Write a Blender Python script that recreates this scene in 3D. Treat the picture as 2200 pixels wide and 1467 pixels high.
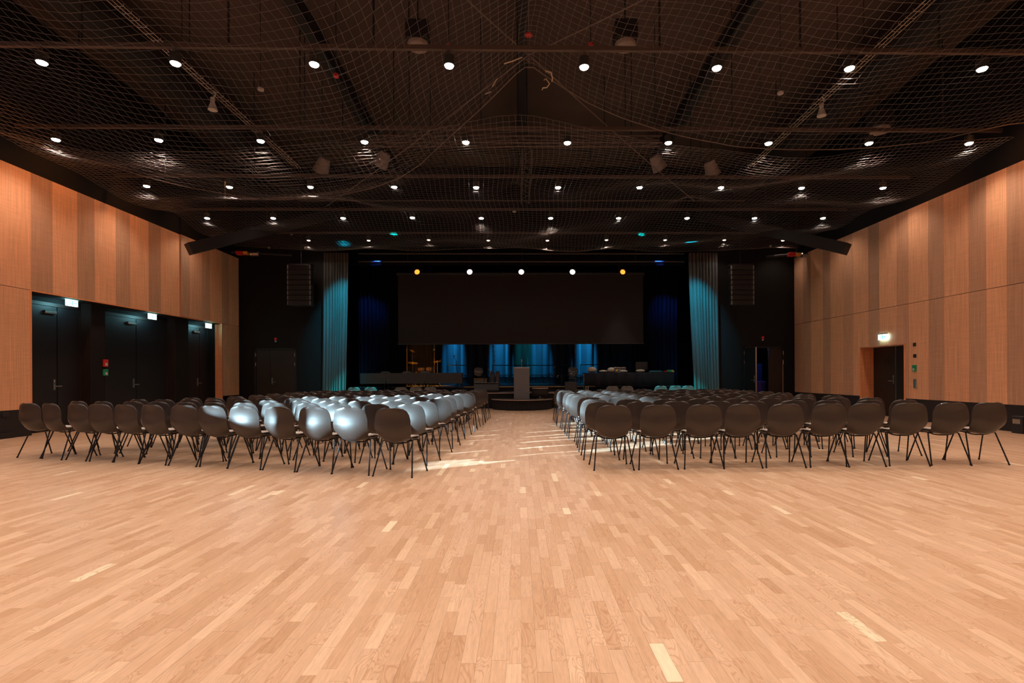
import bpy, math, random
import numpy as np
from mathutils import Vector, Matrix

random.seed(11)
for o in list(bpy.data.objects):
    bpy.data.objects.remove(o)
SC = bpy.context.scene
COL = SC.collection
PI = math.pi

# ------------------------------------------------------------------ camera
EYE = Vector((0.0, 0.0, 1.25))
FPX, CX, CY = 1100.0, 1134.0, 807.0
CAMROT = Matrix.Rotation(math.radians(-1.0), 3, 'Z') @ Matrix.Rotation(math.radians(90), 3, 'X') @ Matrix.Rotation(math.radians(-0.26), 3, 'Z')
cd = bpy.data.cameras.new('camera')
cd.sensor_width = 36.0
cd.lens = FPX / 2200 * 36
cd.shift_x = (1100 - CX) / 2200
cd.shift_y = (CY - 733.5) / 2200
cd.clip_start = 0.05
cd.clip_end = 200
cam = bpy.data.objects.new('camera', cd)
COL.objects.link(cam)
cam.matrix_world = Matrix.Translation(EYE) @ CAMROT.to_4x4()
SC.camera = cam

def W(px, py, x=None, y=None, z=None):
    """world point seen at a pixel of the photograph, on the plane x=, y= or z="""
    d = CAMROT @ Vector(((px - CX) / FPX, -(py - CY) / FPX, -1.0))
    if x is not None: t = (x - EYE.x) / d.x
    elif y is not None: t = (y - EYE.y) / d.y
    else: t = (z - EYE.z) / d.z
    return EYE + d * t

# ------------------------------------------------------------------ world, exposure
SC.view_settings.view_transform = 'Standard'
SC.view_settings.look = 'None'
SC.view_settings.exposure = 0.0
SC.view_settings.gamma = 1.0
SC.view_settings.use_curve_mapping = False
SC.cycles.use_denoising = True
SC.cycles.max_bounces = 6
SC.cycles.diffuse_bounces = 3
SC.cycles.glossy_bounces = 3
SC.cycles.transparent_max_bounces = 8
SC.cycles.caustics_reflective = False
SC.cycles.caustics_refractive = False
SC.cycles.sample_clamp_indirect = 4.0
wd = bpy.data.worlds.new('sky')
wd.use_nodes = True
wd.node_tree.nodes['Background'].inputs[0].default_value = (0.42, 0.68, 1.0, 1)
wd.node_tree.nodes['Background'].inputs[1].default_value = 2.2
SC.world = wd

SUN_AZ = Vector((0.87, 0.50))
SUN_EL = math.radians(13.0)
sl = bpy.data.lights.new('sun', 'SUN')
sl.energy = 38.0
sl.color = (0.55, 0.85, 1.0)
sl.angle = math.radians(0.6)
so = bpy.data.objects.new('sun', sl)
COL.objects.link(so)
sdir = Vector((SUN_AZ.x * math.cos(SUN_EL), SUN_AZ.y * math.cos(SUN_EL), -math.sin(SUN_EL)))
so.rotation_euler = sdir.to_track_quat('-Z', 'Y').to_euler()
so.location = (-20, -6, 8)

SPOT_W = 168.0        # each ceiling downlight
WARM = (1.0, 0.79, 0.63)

def lamp(name, kind, loc, energy, color, **kw):
    l = bpy.data.lights.new(name, kind)
    l.energy = energy
    l.color = color
    rot = kw.pop('aim', None)
    for k, v in kw.items():
        setattr(l, k, v)
    o = bpy.data.objects.new(name, l)
    COL.objects.link(o)
    o.location = loc
    if rot is not None:
        o.rotation_euler = (Vector(rot) - Vector(loc)).to_track_quat('-Z', 'Y').to_euler()
    return o

# ------------------------------------------------------------------ materials
def newmat(name):
    m = bpy.data.materials.new(name)
    m.use_nodes = True
    nt = m.node_tree
    return m, nt, nt.nodes['Principled BSDF']

def mat(name, color, rough=0.6, metal=0.0, coat=0.0, noise=0.0, scale=8.0, bump=0.0, emit=None, estr=0.0, spec=0.5, trans=0.0, alpha=1.0, sheen=0.0):
    m, nt, b = newmat(name)
    b.inputs['Base Color'].default_value = (*color, 1)
    b.inputs['Roughness'].default_value = rough
    b.inputs['Metallic'].default_value = metal
    b.inputs['Coat Weight'].default_value = coat
    b.inputs['Specular IOR Level'].default_value = spec
    b.inputs['Transmission Weight'].default_value = trans
    b.inputs['Alpha'].default_value = alpha
    b.inputs['Sheen Weight'].default_value = sheen
    tc = nt.nodes.new('ShaderNodeTexCoord')
    nz = nt.nodes.new('ShaderNodeTexNoise')
    nz.inputs['Scale'].default_value = scale
    nz.inputs['Detail'].default_value = 4
    nt.links.new(tc.outputs['Object'], nz.inputs['Vector'])
    if noise > 0:
        mx = nt.nodes.new('ShaderNodeMixRGB')
        mx.inputs[1].default_value = (*[c * (1 - noise) for c in color], 1)
        mx.inputs[2].default_value = (*[min(1, c * (1 + noise)) for c in color], 1)
        nt.links.new(nz.outputs[0], mx.inputs[0])
        nt.links.new(mx.outputs[0], b.inputs['Base Color'])
    if bump > 0:
        bp = nt.nodes.new('ShaderNodeBump')
        bp.inputs['Strength'].default_value = bump
        bp.inputs['Distance'].default_value = 0.01
        nt.links.new(nz.outputs[0], bp.inputs['Height'])
        nt.links.new(bp.outputs[0], b.inputs['Normal'])
    if emit:
        b.inputs['Emission Color'].default_value = (*emit, 1)
        b.inputs['Emission Strength'].default_value = estr
    return m

def floor_mat():
    m, nt, b = newmat('oak_floor')
    N, L = nt.nodes, nt.links
    at = N.new('ShaderNodeAttribute'); at.attribute_name = 'tone'
    sep = N.new('ShaderNodeSeparateColor'); L.new(at.outputs['Color'], sep.inputs[0])
    geo = N.new('ShaderNodeNewGeometry')
    # offset every plank into its own piece of wood
    off = N.new('ShaderNodeVectorMath'); off.operation = 'MULTIPLY_ADD'
    L.new(at.outputs['Color'], off.inputs[0]); off.inputs[1].default_value = (37.0, 23.0, 51.0)
    L.new(geo.outputs['Position'], off.inputs[2])
    mp = N.new('ShaderNodeMapping'); mp.inputs['Scale'].default_value = (34.0, 3.2, 1.0)
    L.new(off.outputs[0], mp.inputs[0])
    fine = N.new('ShaderNodeTexNoise'); fine.inputs['Scale'].default_value = 2.6; fine.inputs['Detail'].default_value = 6; fine.inputs['Roughness'].default_value = 0.65
    L.new(mp.outputs[0], fine.inputs['Vector'])
    mp2 = N.new('ShaderNodeMapping'); mp2.inputs['Scale'].default_value = (11.0, 2.6, 1.0)
    L.new(off.outputs[0], mp2.inputs[0])
    ring = N.new('ShaderNodeTexNoise'); ring.inputs['Scale'].default_value = 1.1; ring.inputs['Detail'].default_value = 1.5; ring.inputs['Distortion'].default_value = 0.6
    L.new(mp2.outputs[0], ring.inputs['Vector'])
    mul = N.new('ShaderNodeMath'); mul.operation = 'MULTIPLY'; mul.inputs[1].default_value = 95.0
    L.new(ring.outputs[0], mul.inputs[0])
    sn = N.new('ShaderNodeMath'); sn.operation = 'SINE'; L.new(mul.outputs[0], sn.inputs[0])
    mr = N.new('ShaderNodeMapRange'); mr.inputs[1].default_value = 0.35; mr.inputs[2].default_value = 1.0; L.new(sn.outputs[0], mr.inputs[0])
    # only some planks are flat-sawn with cathedral rings
    gate = N.new('ShaderNodeMapRange'); gate.inputs[1].default_value = 0.35; gate.inputs[2].default_value = 0.75; gate.inputs[4].default_value = 0.44
    L.new(sep.outputs[1], gate.inputs[0])
    ringk = N.new('ShaderNodeMath'); ringk.operation = 'MULTIPLY'; L.new(mr.outputs[0], ringk.inputs[0]); L.new(gate.outputs[0], ringk.inputs[1])
    cr = N.new('ShaderNodeValToRGB')
    e = cr.color_ramp.elements
    e[0].position = 0.0; e[0].color = (0.47, 0.28, 0.17, 1)
    e[1].position = 1.0; e[1].color = (0.82, 0.66, 0.48, 1)
    for p, c in ((0.16, (0.545, 0.34, 0.215, 1)), (0.5, (0.60, 0.392, 0.262, 1)), (0.8, (0.64, 0.428, 0.295, 1)), (0.95, (0.70, 0.49, 0.34, 1))):
        el = e.new(p); el.color = c
    L.new(sep.outputs[0], cr.inputs[0])
    g = N.new('ShaderNodeMapRange'); g.inputs[1].default_value = 0.3; g.inputs[2].default_value = 0.7; g.inputs[3].default_value = 0.86; g.inputs[4].default_value = 1.12
    L.new(fine.outputs[0], g.inputs[0])
    m1 = N.new('ShaderNodeVectorMath'); m1.operation = 'SCALE'; L.new(cr.outputs[0], m1.inputs[0]); L.new(g.outputs[0], m1.inputs['Scale'])
    m2 = N.new('ShaderNodeMixRGB'); m2.inputs[2].default_value = (0.36, 0.17, 0.08, 1)
    L.new(ringk.outputs[0], m2.inputs[0]); L.new(m1.outputs[0], m2.inputs[1])
    L.new(m2.outputs[0], b.inputs['Base Color'])
    rr = N.new('ShaderNodeMapRange'); rr.inputs[3].default_value = 0.30; rr.inputs[4].default_value = 0.42
    L.new(fine.outputs[0], rr.inputs[0]); L.new(rr.outputs[0], b.inputs['Roughness'])
    b.inputs['Specular IOR Level'].default_value = 0.3
    return m

def veneer(name, base):
    m, nt, b = newmat(name)
    N, L = nt.nodes, nt.links
    geo = N.new('ShaderNodeNewGeometry')
    oi = N.new('ShaderNodeObjectInfo')
    ad = N.new('ShaderNodeVectorMath'); ad.operation = 'MULTIPLY_ADD'
    cmb = N.new('ShaderNodeCombineXYZ')
    for i in range(3): L.new(oi.outputs['Random'], cmb.inputs[i])
    L.new(cmb.outputs[0], ad.inputs[0]); ad.inputs[1].default_value = (19, 31, 7); L.new(geo.outputs['Position'], ad.inputs[2])
    mp = N.new('ShaderNodeMapping'); mp.inputs['Scale'].default_value = (22, 22, 0.5); L.new(ad.outputs[0], mp.inputs[0])
    nz = N.new('ShaderNodeTexNoise'); nz.inputs['Scale'].default_value = 2.0; nz.inputs['Detail'].default_value = 5; L.new(mp.outputs[0], nz.inputs['Vector'])
    mp2 = N.new('ShaderNodeMapping'); mp2.inputs['Scale'].default_value = (1.0, 1.0, 14); L.new(ad.outputs[0], mp2.inputs[0])
    nz2 = N.new('ShaderNodeTexNoise'); nz2.inputs['Scale'].default_value = 2.5; L.new(mp2.outputs[0], nz2.inputs['Vector'])
    r1 = N.new('ShaderNodeMapRange'); r1.inputs[1].default_value = 0.3; r1.inputs[2].default_value = 0.7; r1.inputs[3].default_value = 0.84; r1.inputs[4].default_value = 1.14; L.new(nz.outputs[0], r1.inputs[0])
    r2 = N.new('ShaderNodeMapRange'); r2.inputs[1].default_value = 0.3; r2.inputs[2].default_value = 0.7; r2.inputs[3].default_value = 0.95; r2.inputs[4].default_value = 1.05; L.new(nz2.outputs[0], r2.inputs[0])
    r3 = N.new('ShaderNodeMapRange'); r3.inputs[3].default_value = 0.93; r3.inputs[4].default_value = 1.07; L.new(oi.outputs['Random'], r3.inputs[0])
    a = N.new('ShaderNodeMath'); a.operation = 'MULTIPLY'; L.new(r1.outputs[0], a.inputs[0]); L.new(r2.outputs[0], a.inputs[1])
    c = N.new('ShaderNodeMath'); c.operation = 'MULTIPLY'; L.new(a.outputs[0], c.inputs[0]); L.new(r3.outputs[0], c.inputs[1])
    s = N.new('ShaderNodeVectorMath'); s.operation = 'SCALE'; s.inputs[0].default_value = base; L.new(c.outputs[0], s.inputs['Scale'])
    L.new(s.outputs[0], b.inputs['Base Color'])
    b.inputs['Roughness'].default_value = 0.5
    b.inputs['Specular IOR Level'].default_value = 0.3
    return m

M = {}
M['floor'] = floor_mat()
M['joint'] = mat('floor_joint', (0.30, 0.17, 0.09), 0.7)
M['ven_light'] = veneer('veneer_light', (0.80, 0.42, 0.245))
M['ven_mid'] = veneer('veneer_mid', (0.68, 0.365, 0.225))
M['ven_dark'] = veneer('veneer_dark', (0.55, 0.315, 0.205))
M['ven_edge'] = veneer('veneer_edge', (0.85, 0.34, 0.15))
M['blackwall'] = mat('black_wall_paint', (0.009, 0.0072, 0.0078), 0.8, noise=0.2, scale=2, spec=0.25)
M['wallplinth'] = mat('black_plinth', (0.014, 0.011, 0.013), 0.6, noise=0.2, scale=3)
M['roof'] = mat('dark_roof_boarding', (0.075, 0.050, 0.044), 0.8, noise=0.35, scale=0.7)
M['beam'] = mat('black_steel', (0.012, 0.009, 0.010), 0.6, noise=0.2)
M['bar'] = mat('brown_painted_bar', (0.085, 0.055, 0.045), 0.5, noise=0.15)
M['duct'] = mat('black_duct', (0.012, 0.010, 0.012), 0.7)
M['door'] = mat('black_door', (0.010, 0.0085, 0.011), 0.5, noise=0.15)
M['doorframe'] = mat('dark_brown_frame', (0.022, 0.012, 0.010), 0.5, noise=0.2)
M['steel'] = mat('brushed_steel', (0.62, 0.60, 0.58), 0.3, metal=1.0)
M['chrome'] = mat('chrome', (0.8, 0.8, 0.8), 0.15, metal=1.0)
M['shell'] = mat('chair_shell_plastic', (0.031, 0.022, 0.019), 0.40, coat=0.2, noise=0.15, scale=30, bump=0.03)
M['pad'] = mat('chair_pad_fabric', (0.46, 0.40, 0.38), 0.9, noise=0.2, scale=60, bump=0.2)
M['legs'] = mat('chair_leg_black_steel', (0.022, 0.022, 0.026), 0.32, metal=0.6)
M['paleshell'] = mat('grey_chair_plastic', (0.13, 0.13, 0.13), 0.5, noise=0.1)
M['net'] = mat('black_net_cord', (0.16, 0.13, 0.125), 0.32, spec=1.0)
M['rope'] = mat('pale_rope', (0.55, 0.40, 0.27), 0.7)
M['cable'] = mat('brown_steel_cable', (0.16, 0.11, 0.09), 0.45)
M['traywire'] = mat('galvanised_wire', (0.6, 0.47, 0.36), 0.4, metal=0.7)
M['housing'] = mat('lamp_housing', (0.03, 0.026, 0.025), 0.5)
M['lens'] = mat('lit_lamp_lens', (1, 1, 1), 0.4, emit=(1.0, 0.88, 0.76), estr=28)
M['lens_small'] = mat('lit_small_lens', (1, 1, 1), 0.4, emit=(1.0, 0.78, 0.6), estr=5)
M['lens_white'] = mat('lit_stage_lens_white', (1, 1, 1), 0.4, emit=(1.0, 0.8, 0.76), estr=6)
M['lens_amber'] = mat('lit_stage_lens_amber', (1, 0.5, 0.1), 0.4, emit=(1.0, 0.36, 0.04), estr=1.6)
M['white'] = mat('white_plastic', (0.55, 0.5, 0.46), 0.5)
M['greyplastic'] = mat('grey_plastic', (0.28, 0.22, 0.2), 0.5)
M['red'] = mat('red_plastic', (0.62, 0.03, 0.03), 0.4)
M['green'] = mat('green_plastic', (0.02, 0.30, 0.16), 0.4)
M['curtain'] = mat('grey_velvet_curtain', (0.085, 0.09, 0.095), 0.95, sheen=0.1, noise=0.15, scale=20)
M['curtain_top'] = mat('brown_curtain_heading', (0.07, 0.05, 0.045), 0.9)
M['blackcurtain'] = mat('black_stage_curtain', (0.005, 0.005, 0.006), 0.95, spec=0.2)
M['bluecurtain'] = mat('dark_backdrop_curtain', (0.10, 0.12, 0.13), 0.9, sheen=0.2)
M['screen'] = mat('dark_projection_gauze', (0.021, 0.0145, 0.0145), 0.9, noise=0.1, scale=1.5)
M['blackbox'] = mat('black_vinyl', (0.02, 0.018, 0.02), 0.55, noise=0.2)
M['stagefloor'] = mat('stage_deck', (0.10, 0.075, 0.065), 0.5, noise=0.2)
M['skirt'] = mat('black_stage_skirt', (0.012, 0.009, 0.010), 0.9)
M['lip'] = mat('stage_edge_trim', (0.55, 0.36, 0.28), 0.4)
M['lip_yellow'] = mat('stage_edge_yellow', (0.75, 0.42, 0.12), 0.4)
M['lectern'] = mat('grey_lectern', (0.17, 0.16, 0.17), 0.6, noise=0.06)
M['lectern_top'] = mat('pale_lectern_edge', (0.55, 0.55, 0.60), 0.4)
M['tabletop'] = mat('grey_table_panel', (0.05, 0.043, 0.043), 0.6, noise=0.1)
M['cloth'] = mat('navy_table_cloth', (0.009, 0.010, 0.020), 0.9)
M['brass'] = mat('brass_cymbal', (0.85, 0.50, 0.14), 0.25, metal=1.0)
M['drumwhite'] = mat('white_drum_head', (0.62, 0.60, 0.55), 0.5)
M['drumshell'] = mat('dark_drum_shell', (0.10, 0.05, 0.03), 0.3, coat=0.6)
M['ampgrille'] = mat('silver_grille_cloth', (0.34, 0.35, 0.34), 0.7, noise=0.25, scale=50)
M['orange'] = mat('orange_trim', (0.85, 0.35, 0.06), 0.5)
M['yellow'] = mat('yellow_plastic', (0.75, 0.5, 0.05), 0.5)
M['teal'] = mat('teal_cloth', (0.03, 0.22, 0.28), 0.8)
M['blue'] = mat('blue_panel', (0.01, 0.06, 0.22), 0.7)
M['purple'] = mat('purple_blue_cloth', (0.05, 0.035, 0.28), 0.8, noise=0.2)
M['skinwood'] = mat('tan_cardboard', (0.5, 0.28, 0.16), 0.8)
M['pale'] = mat('pale_cloth', (0.5, 0.45, 0.38), 0.85, noise=0.15)
M['acrylic'] = mat('smoked_acrylic', (0.10, 0.07, 0.05), 0.12, alpha=0.25, spec=0.5)
M['exitpanel'] = mat('lit_exit_panel', (0.6, 1, 0.9), 0.5, emit=(0.62, 1.0, 0.93), estr=5.5)
M['exitgreen'] = mat('lit_exit_green', (0.02, 0.5, 0.3), 0.5, emit=(0.05, 0.75, 0.5), estr=1.6)
M['tyre'] = mat('black_rubber', (0.015, 0.015, 0.015), 0.8)
M['glass'] = mat('window_glass', (0.9, 1.0, 1.0), 0.02, alpha=0.08)
M['brownwall'] = mat('plain_rear_wall', (0.30, 0.19, 0.12), 0.7, noise=0.1, scale=1)

# ------------------------------------------------------------------ mesh helpers
class MB:
    def __init__(s): s.v = []; s.f = []; s.m = []; s.mi = 0
    def add(s, vs, fs):
        b = len(s.v); s.v += [tuple(v) for v in vs]
        for f in fs: s.f.append(tuple(b + i for i in f)); s.m.append(s.mi)
        return s
    def box(s, x0, x1, y0, y1, z0, z1, bev=0.0):
        if bev <= 0:
            vs = [(x, y, z) for z in (z0, z1) for y in (y0, y1) for x in (x0, x1)]
            return s.add(vs, [(0, 2, 3, 1), (4, 5, 7, 6), (0, 1, 5, 4), (2, 6, 7, 3), (0, 4, 6, 2), (1, 3, 7, 5)])
        # chamfered vertical and horizontal edges
        b = min(bev, (x1 - x0) / 2.01, (y1 - y0) / 2.01, (z1 - z0) / 2.01)
        def ring(i, z): return [(x0 + i, y0 + b, z), (x0 + b, y0 + i, z), (x1 - b, y0 + i, z), (x1 - i, y0 + b, z), (x1 - i, y1 - b, z), (x1 - b, y1 - i, z), (x0 + b, y1 - i, z), (x0 + i, y1 - b, z)]
        r = ring(b, z0) + ring(0, z0 + b) + ring(0, z1 - b) + ring(b, z1)
        fs = [tuple(reversed(range(8))), tuple(range(24, 32))]
        for k in range(3):
            for i in range(8):
                j = (i + 1) % 8
                fs.append((k * 8 + i, k * 8 + j, k * 8 + 8 + j, k * 8 + 8 + i))
        return s.add(r, fs)
    def tube(s, pts, r, n=8, cap=True, radii=None):
        pts = [Vector(p) for p in pts]
        vs = []; fs = []
        up = None
        for i, p in enumerate(pts):
            d = (pts[min(i + 1, len(pts) - 1)] - pts[max(i - 1, 0)]).normalized()
            if up is None:
                up = Vector((0, 0, 1)) if abs(d.z) < 0.9 else Vector((1, 0, 0))
            a = d.cross(up).normalized(); c = a.cross(d).normalized(); up = c
            rr = radii[i] if radii else r
            for k in range(n):
                t = 2 * PI * k / n
                vs.append(p + a * math.cos(t) * rr + c * math.sin(t) * rr)
        for i in range(len(pts) - 1):
            for k in range(n):
                k2 = (k + 1) % n
                fs.append((i * n + k, i * n + k2, (i + 1) * n + k2, (i + 1) * n + k))
        if cap:
            fs.append(tuple(reversed(range(n)))); L = (len(pts) - 1) * n
            fs.append(tuple(range(L, L + n)))
        return s.add(vs, fs)
    def lathe(s, prof, c=(0, 0, 0), n=16, axis=(0, 0, 1)):
        ax = Vector(axis).normalized()
        q = Vector((0, 0, 1)).rotation_difference(ax)
        vs = []; fs = []
        for (r, z) in prof:
            for k in range(n):
                t = 2 * PI * k / n
                vs.append(q @ Vector((r * math.cos(t), r * math.sin(t), z)) + Vector(c))
        for i in range(len(prof) - 1):
            for k in range(n):
                k2 = (k + 1) % n
                fs.append((i * n + k, i * n + k2, (i + 1) * n + k2, (i + 1) * n + k))
        fs.append(tuple(reversed(range(n)))); L = (len(prof) - 1) * n
        fs.append(tuple(range(L, L + n)))
        return s.add(vs, fs)
    def prism(s, poly, z0, z1):
        n = len(poly)
        vs = [(x, y, z0) for x, y in poly] + [(x, y, z1) for x, y in poly]
        fs = [tuple(reversed(range(n))), tuple(range(n, 2 * n))]
        for i in range(n):
            j = (i + 1) % n
            fs.append((i, j, n + j, n + i))
        return s.add(vs, fs)
    def mesh(s, name, mats, smooth=False):
        me = bpy.data.meshes.new(name)
        me.from_pydata(s.v, [], s.f)
        for mm in (mats if isinstance(mats, (list, tuple)) else [mats]): me.materials.append(mm)
        if isinstance(mats, (list, tuple)):
            me.polygons.foreach_set('material_index', s.m)
        if smooth:
            me.polygons.foreach_set('use_smooth', [True] * len(me.polygons))
            try: me.set_sharp_from_angle(angle=math.radians(40))
            except Exception: pass
        me.update()
        return me
    def build(s, name, mats, parent=None, smooth=False):
        return link(name, s.mesh(name, mats, smooth), parent)

def link(name, me, parent=None):
    o = bpy.data.objects.new(name, me)
    COL.objects.link(o)
    if parent is not None: o.parent = parent
    return o

def tag(o, label, cat, group=None, kind=None):
    o['label'] = label; o['category'] = cat
    if group: o['group'] = group
    if kind: o['kind'] = kind
    return o

def thing(name, label, cat, loc=(0, 0, 0), rz=0.0, group=None):
    o = bpy.data.objects.new(name, None)
    o.empty_display_size = 0.1
    COL.objects.link(o)
    o.location = loc; o.rotation_euler = (0, 0, rz)
    return tag(o, label, cat, group)

def struct(name, mb, m, parent=None, smooth=False):
    o = mb.build(name, m, parent, smooth)
    if parent is None: o['kind'] = 'structure'
    return o

def sempty(name, loc=(0, 0, 0)):
    o = bpy.data.objects.new(name, None)
    COL.objects.link(o); o.location = loc
    o['kind'] = 'structure'
    return o

def copy_tree(o, parent=None):
    c = o.copy(); COL.objects.link(c); c.parent = parent
    for ch in CHILD.get(o.name, list(o.children)):
        copy_tree(ch, c)
    return c
CHILD = {}

# ------------------------------------------------------------------ room shell
XW = 10.6          # side walls
YB = 19.6          # wall beside the stage
ZJ = 3.16          # joint between lower and upper panels
ZT = 5.72          # top of the wooden cladding
ZC = 9.2
YR = -5.5          # wall behind the camera

# floor: every parquet stave is its own piece
fl = struct('floor', MB().box(-XW - 0.6, XW + 0.9, YR, 20.6, -0.12, -0.006), M['joint'])
def build_floor():
    rng = np.random.default_rng(5)
    wst = 0.066
    rows = int(21.9 / wst)
    near = []; rest = []
    x = -10.95
    for i in range(rows):
        x0 = x + i * wst
        y = -1.6 - rng.random() * 0.4
        while y < 19.75:
            ln = rng.choice([0.22, 0.3, 0.36, 0.42, 0.5])
            y1 = min(y + ln, 19.75)
            if y1 - y > 0.05:
                rest.append((x0, x0 + wst, y, y1))
            y = y1
    def key(b):
        cx = (b[0] + b[1]) / 2; cy = (b[2] + b[3]) / 2
        if cy < 2.0 or abs(cx) > cy * 1.02: return 1e9
        return cy
    order = sorted(range(len(rest)), key=lambda i: key(rest[i]))
    nearset = set(order[:290])
    tones = rng.random((len(rest), 3))
    tones[:, 0] = np.clip(0.5 + (tones[:, 0] - 0.5) * 0.85 + (rng.random(len(rest)) > 0.975) * 0.4, 0, 1)
    hs = rng.random(len(rest)) * 0.0005
    g = 0.00035
    cv = []; cf = []; cc = []
    for i, (x0, x1, y0, y1) in enumerate(rest):
        z = hs[i]
        vs = [(x0 + g, y0 + g, -0.006), (x1 - g, y0 + g, -0.006), (x1 - g, y1 - g, -0.006), (x0 + g, y1 - g, -0.006),
              (x0 + g, y0 + g, z), (x1 - g, y0 + g, z), (x1 - g, y1 - g, z), (x0 + g, y1 - g, z)]
        fs = [(4, 5, 6, 7), (0, 1, 5, 4), (1, 2, 6, 5), (2, 3, 7, 6), (3, 0, 4, 7)]
        if i in nearset:
            me = bpy.data.meshes.new('plank')
            me.from_pydata(vs, [], fs); me.materials.append(M['floor'])
            a = me.attributes.new('tone', 'FLOAT_COLOR', 'POINT')
            a.data.foreach_set('color', np.tile(np.append(tones[i], 1.0), 8))
            link('plank', me, fl)
        else:
            b = len(cv); cv += vs; cf += [tuple(b + k for k in f) for f in fs]; cc.append(np.tile(np.append(tones[i], 1.0), 8))
    me = bpy.data.meshes.new('parquet_planks')
    me.from_pydata(cv, [], cf); me.materials.append(M['floor'])
    a = me.attributes.new('tone', 'FLOAT_COLOR', 'POINT')
    a.data.foreach_set('color', np.concatenate(cc))
    o = link('parquet_planks', me, fl)
    o['kind'] = 'stuff'
build_floor()

# side walls: dark carcass + veneer panels as pieces
WY0, WY1, WZ0, WZ1 = 1.2, 6.7, 2.45, 4.4     # daylight window in the left wall, outside the frame
wl = MB()
for a in ((YR, WY0, 0, ZC), (WY1, 11.33, 0, ZC), (WY0, WY1, 0, WZ0), (WY0, WY1, WZ1, ZC), (11.33, 18.42, ZJ + 0.03, ZC), (18.42, YB, 0, ZC)):
    wl.box(-XW - 0.5, -XW - 0.03, a[0], a[1], a[2], a[3])
# recess behind the three doors
wl.box(-XW - 0.75, -XW - 0.46, 11.33, 18.42, 0, ZJ + 0.03)
wall_left = struct('wall_left', wl, M['blackwall'])
wr = MB()
DY0, DY1, DZ = W(1943, 742, x=XW).y, W(1848, 747, x=XW).y, 2.08
for a in ((YR, DY0, 0, ZC), (DY1, YB, 0, ZC), (DY0, DY1, DZ, ZC)):
    wr.box(XW + 0.03, XW + 0.8, a[0], a[1], a[2], a[3])
wall_right = struct('wall_right', wr, M['blackwall'])

LB = [YR + 0.1, -4.3, -3.8, -3.1, -2.6, -1.9, -1.4, -0.7, -0.2, 0.3, 0.8, 1.18, 6.72, 7.6, 8.8, 9.3, 9.96, 10.64, 11.33, 11.84, 12.5, 13.0, 13.68, 14.17, 14.87, 15.36, 16.2, 16.6, 17.27, 17.7, 18.4, 18.85, 19.5]
for i in range(len(LB) - 1):
    y0, y1 = LB[i], LB[i + 1]
    far = y0 > 16.1
    xo = -XW + (0.05 if far else 0.0)
    dark = (i % 2 == 1) if i >= 12 else (i % 2 == 0)
    dark = {16: True, 17: False, 18: True, 19: False, 20: True, 21: False, 22: True, 23: False, 24: True, 25: False, 26: True, 27: False, 28: True, 29: False, 30: True, 31: False}.get(i, dark)
    mt = M['ven_dark'] if dark else M['ven_light']
    if i == 16: mt = M['ven_mid']
    if i in (27, 31): mt = M['ven_mid']
    if WY0 - 0.1 < y0 < WY1 - 0.1:
        struct('wood_panel', MB().box(xo - 0.03, xo, y0 + 0.002, y1 - 0.002, WZ1 + 0.06, ZT), mt, wall_left)
        struct('wood_panel', MB().box(xo - 0.03, xo, y0 + 0.002, y1 - 0.002, 0.58, WZ0 - 0.06), mt, wall_left)
        continue
    struct('wood_panel', MB().box(xo - (0.08 if far else 0.03), xo, y0 + 0.002, y1 - 0.002, ZJ + 0.006, ZT), mt, wall_left)
    if y1 <= 11.35 or y0 >= 18.39:
        zb = 0.58
        struct('wood_panel', MB().box(xo - (0.08 if far else 0.03), xo, y0 + 0.002, y1 - 0.002, zb, ZJ - 0.006), mt, wall_left)
# wooden returns of the left opening
struct('wood_panel', MB().box(-XW - 0.02, -XW + 0.004, 11.30, 11.335, 0.58, ZJ), M['ven_edge'], wall_left)
struct('wood_panel', MB().box(-XW - 0.20, -XW + 0.05, 18.40, 18.425, 0.0, ZJ - 0.006), M['ven_edge'], wall_left)
struct('wood_panel', MB().box(-XW - 0.04, -XW + 0.004, 11.33, 18.42, ZJ - 0.02, ZJ + 0.004), M['ven_edge'], wall_left)

RB = [YR + 0.1, -4.6, -4.1, -3.4, -2.9, -2.2, -1.7, -1.0, -0.5, 0.2, 0.7, 1.4, 1.9, 2.6, 3.1, 3.8, 4.3, 5.0, 5.5, 6.2, 6.7, 7.4, 7.9, 8.6, 9.1, 9.8, 10.3, 10.93]
for px in (2119, 2082, 2028, 1995, 1952, 1927, 1889, 1866, 1833, 1812, 1784, 1768, 1742, 1726):
    RB.append(W(px, 700, x=XW).y)
RB.append(YB - 0.1)
nR = len(RB) - 1
for i in range(nR):
    y0, y1 = RB[i], RB[i + 1]
    dark = (nR - i) % 2 == 0
    mt = M['ven_dark'] if dark else M['ven_light']
    if (nR - i) in (1, 6): mt = M['ven_mid']
    if (nR - i) in (10,): mt = M['ven_mid']
    struct('wood_panel', MB().box(XW, XW + 0.03, y0 + 0.002, y1 - 0.002, ZJ + 0.006, ZT), mt, wall_right)
    segs = [(y0 + 0.002, y1 - 0.002)]
    if y1 > DY0 and y0 < DY1:   # cut by the door opening: over-door piece plus remainder
        a, b = max(y0, DY0), min(y1, DY1)
        struct('wood_panel', MB().box(XW, XW + 0.03, a + 0.002, b - 0.002, DZ, ZJ - 0.006), mt, wall_right)
        segs = []
        if y0 < DY0: segs.append((y0 + 0.002, DY0))
        if y1 > DY1: segs.append((DY1, y1 - 0.002))
    for a, b in segs:
        if b - a > 0.02:
            struct('wood_panel', MB().box(XW, XW + 0.03, a, b, 0.58, ZJ - 0.006), mt, wall_right)
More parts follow.
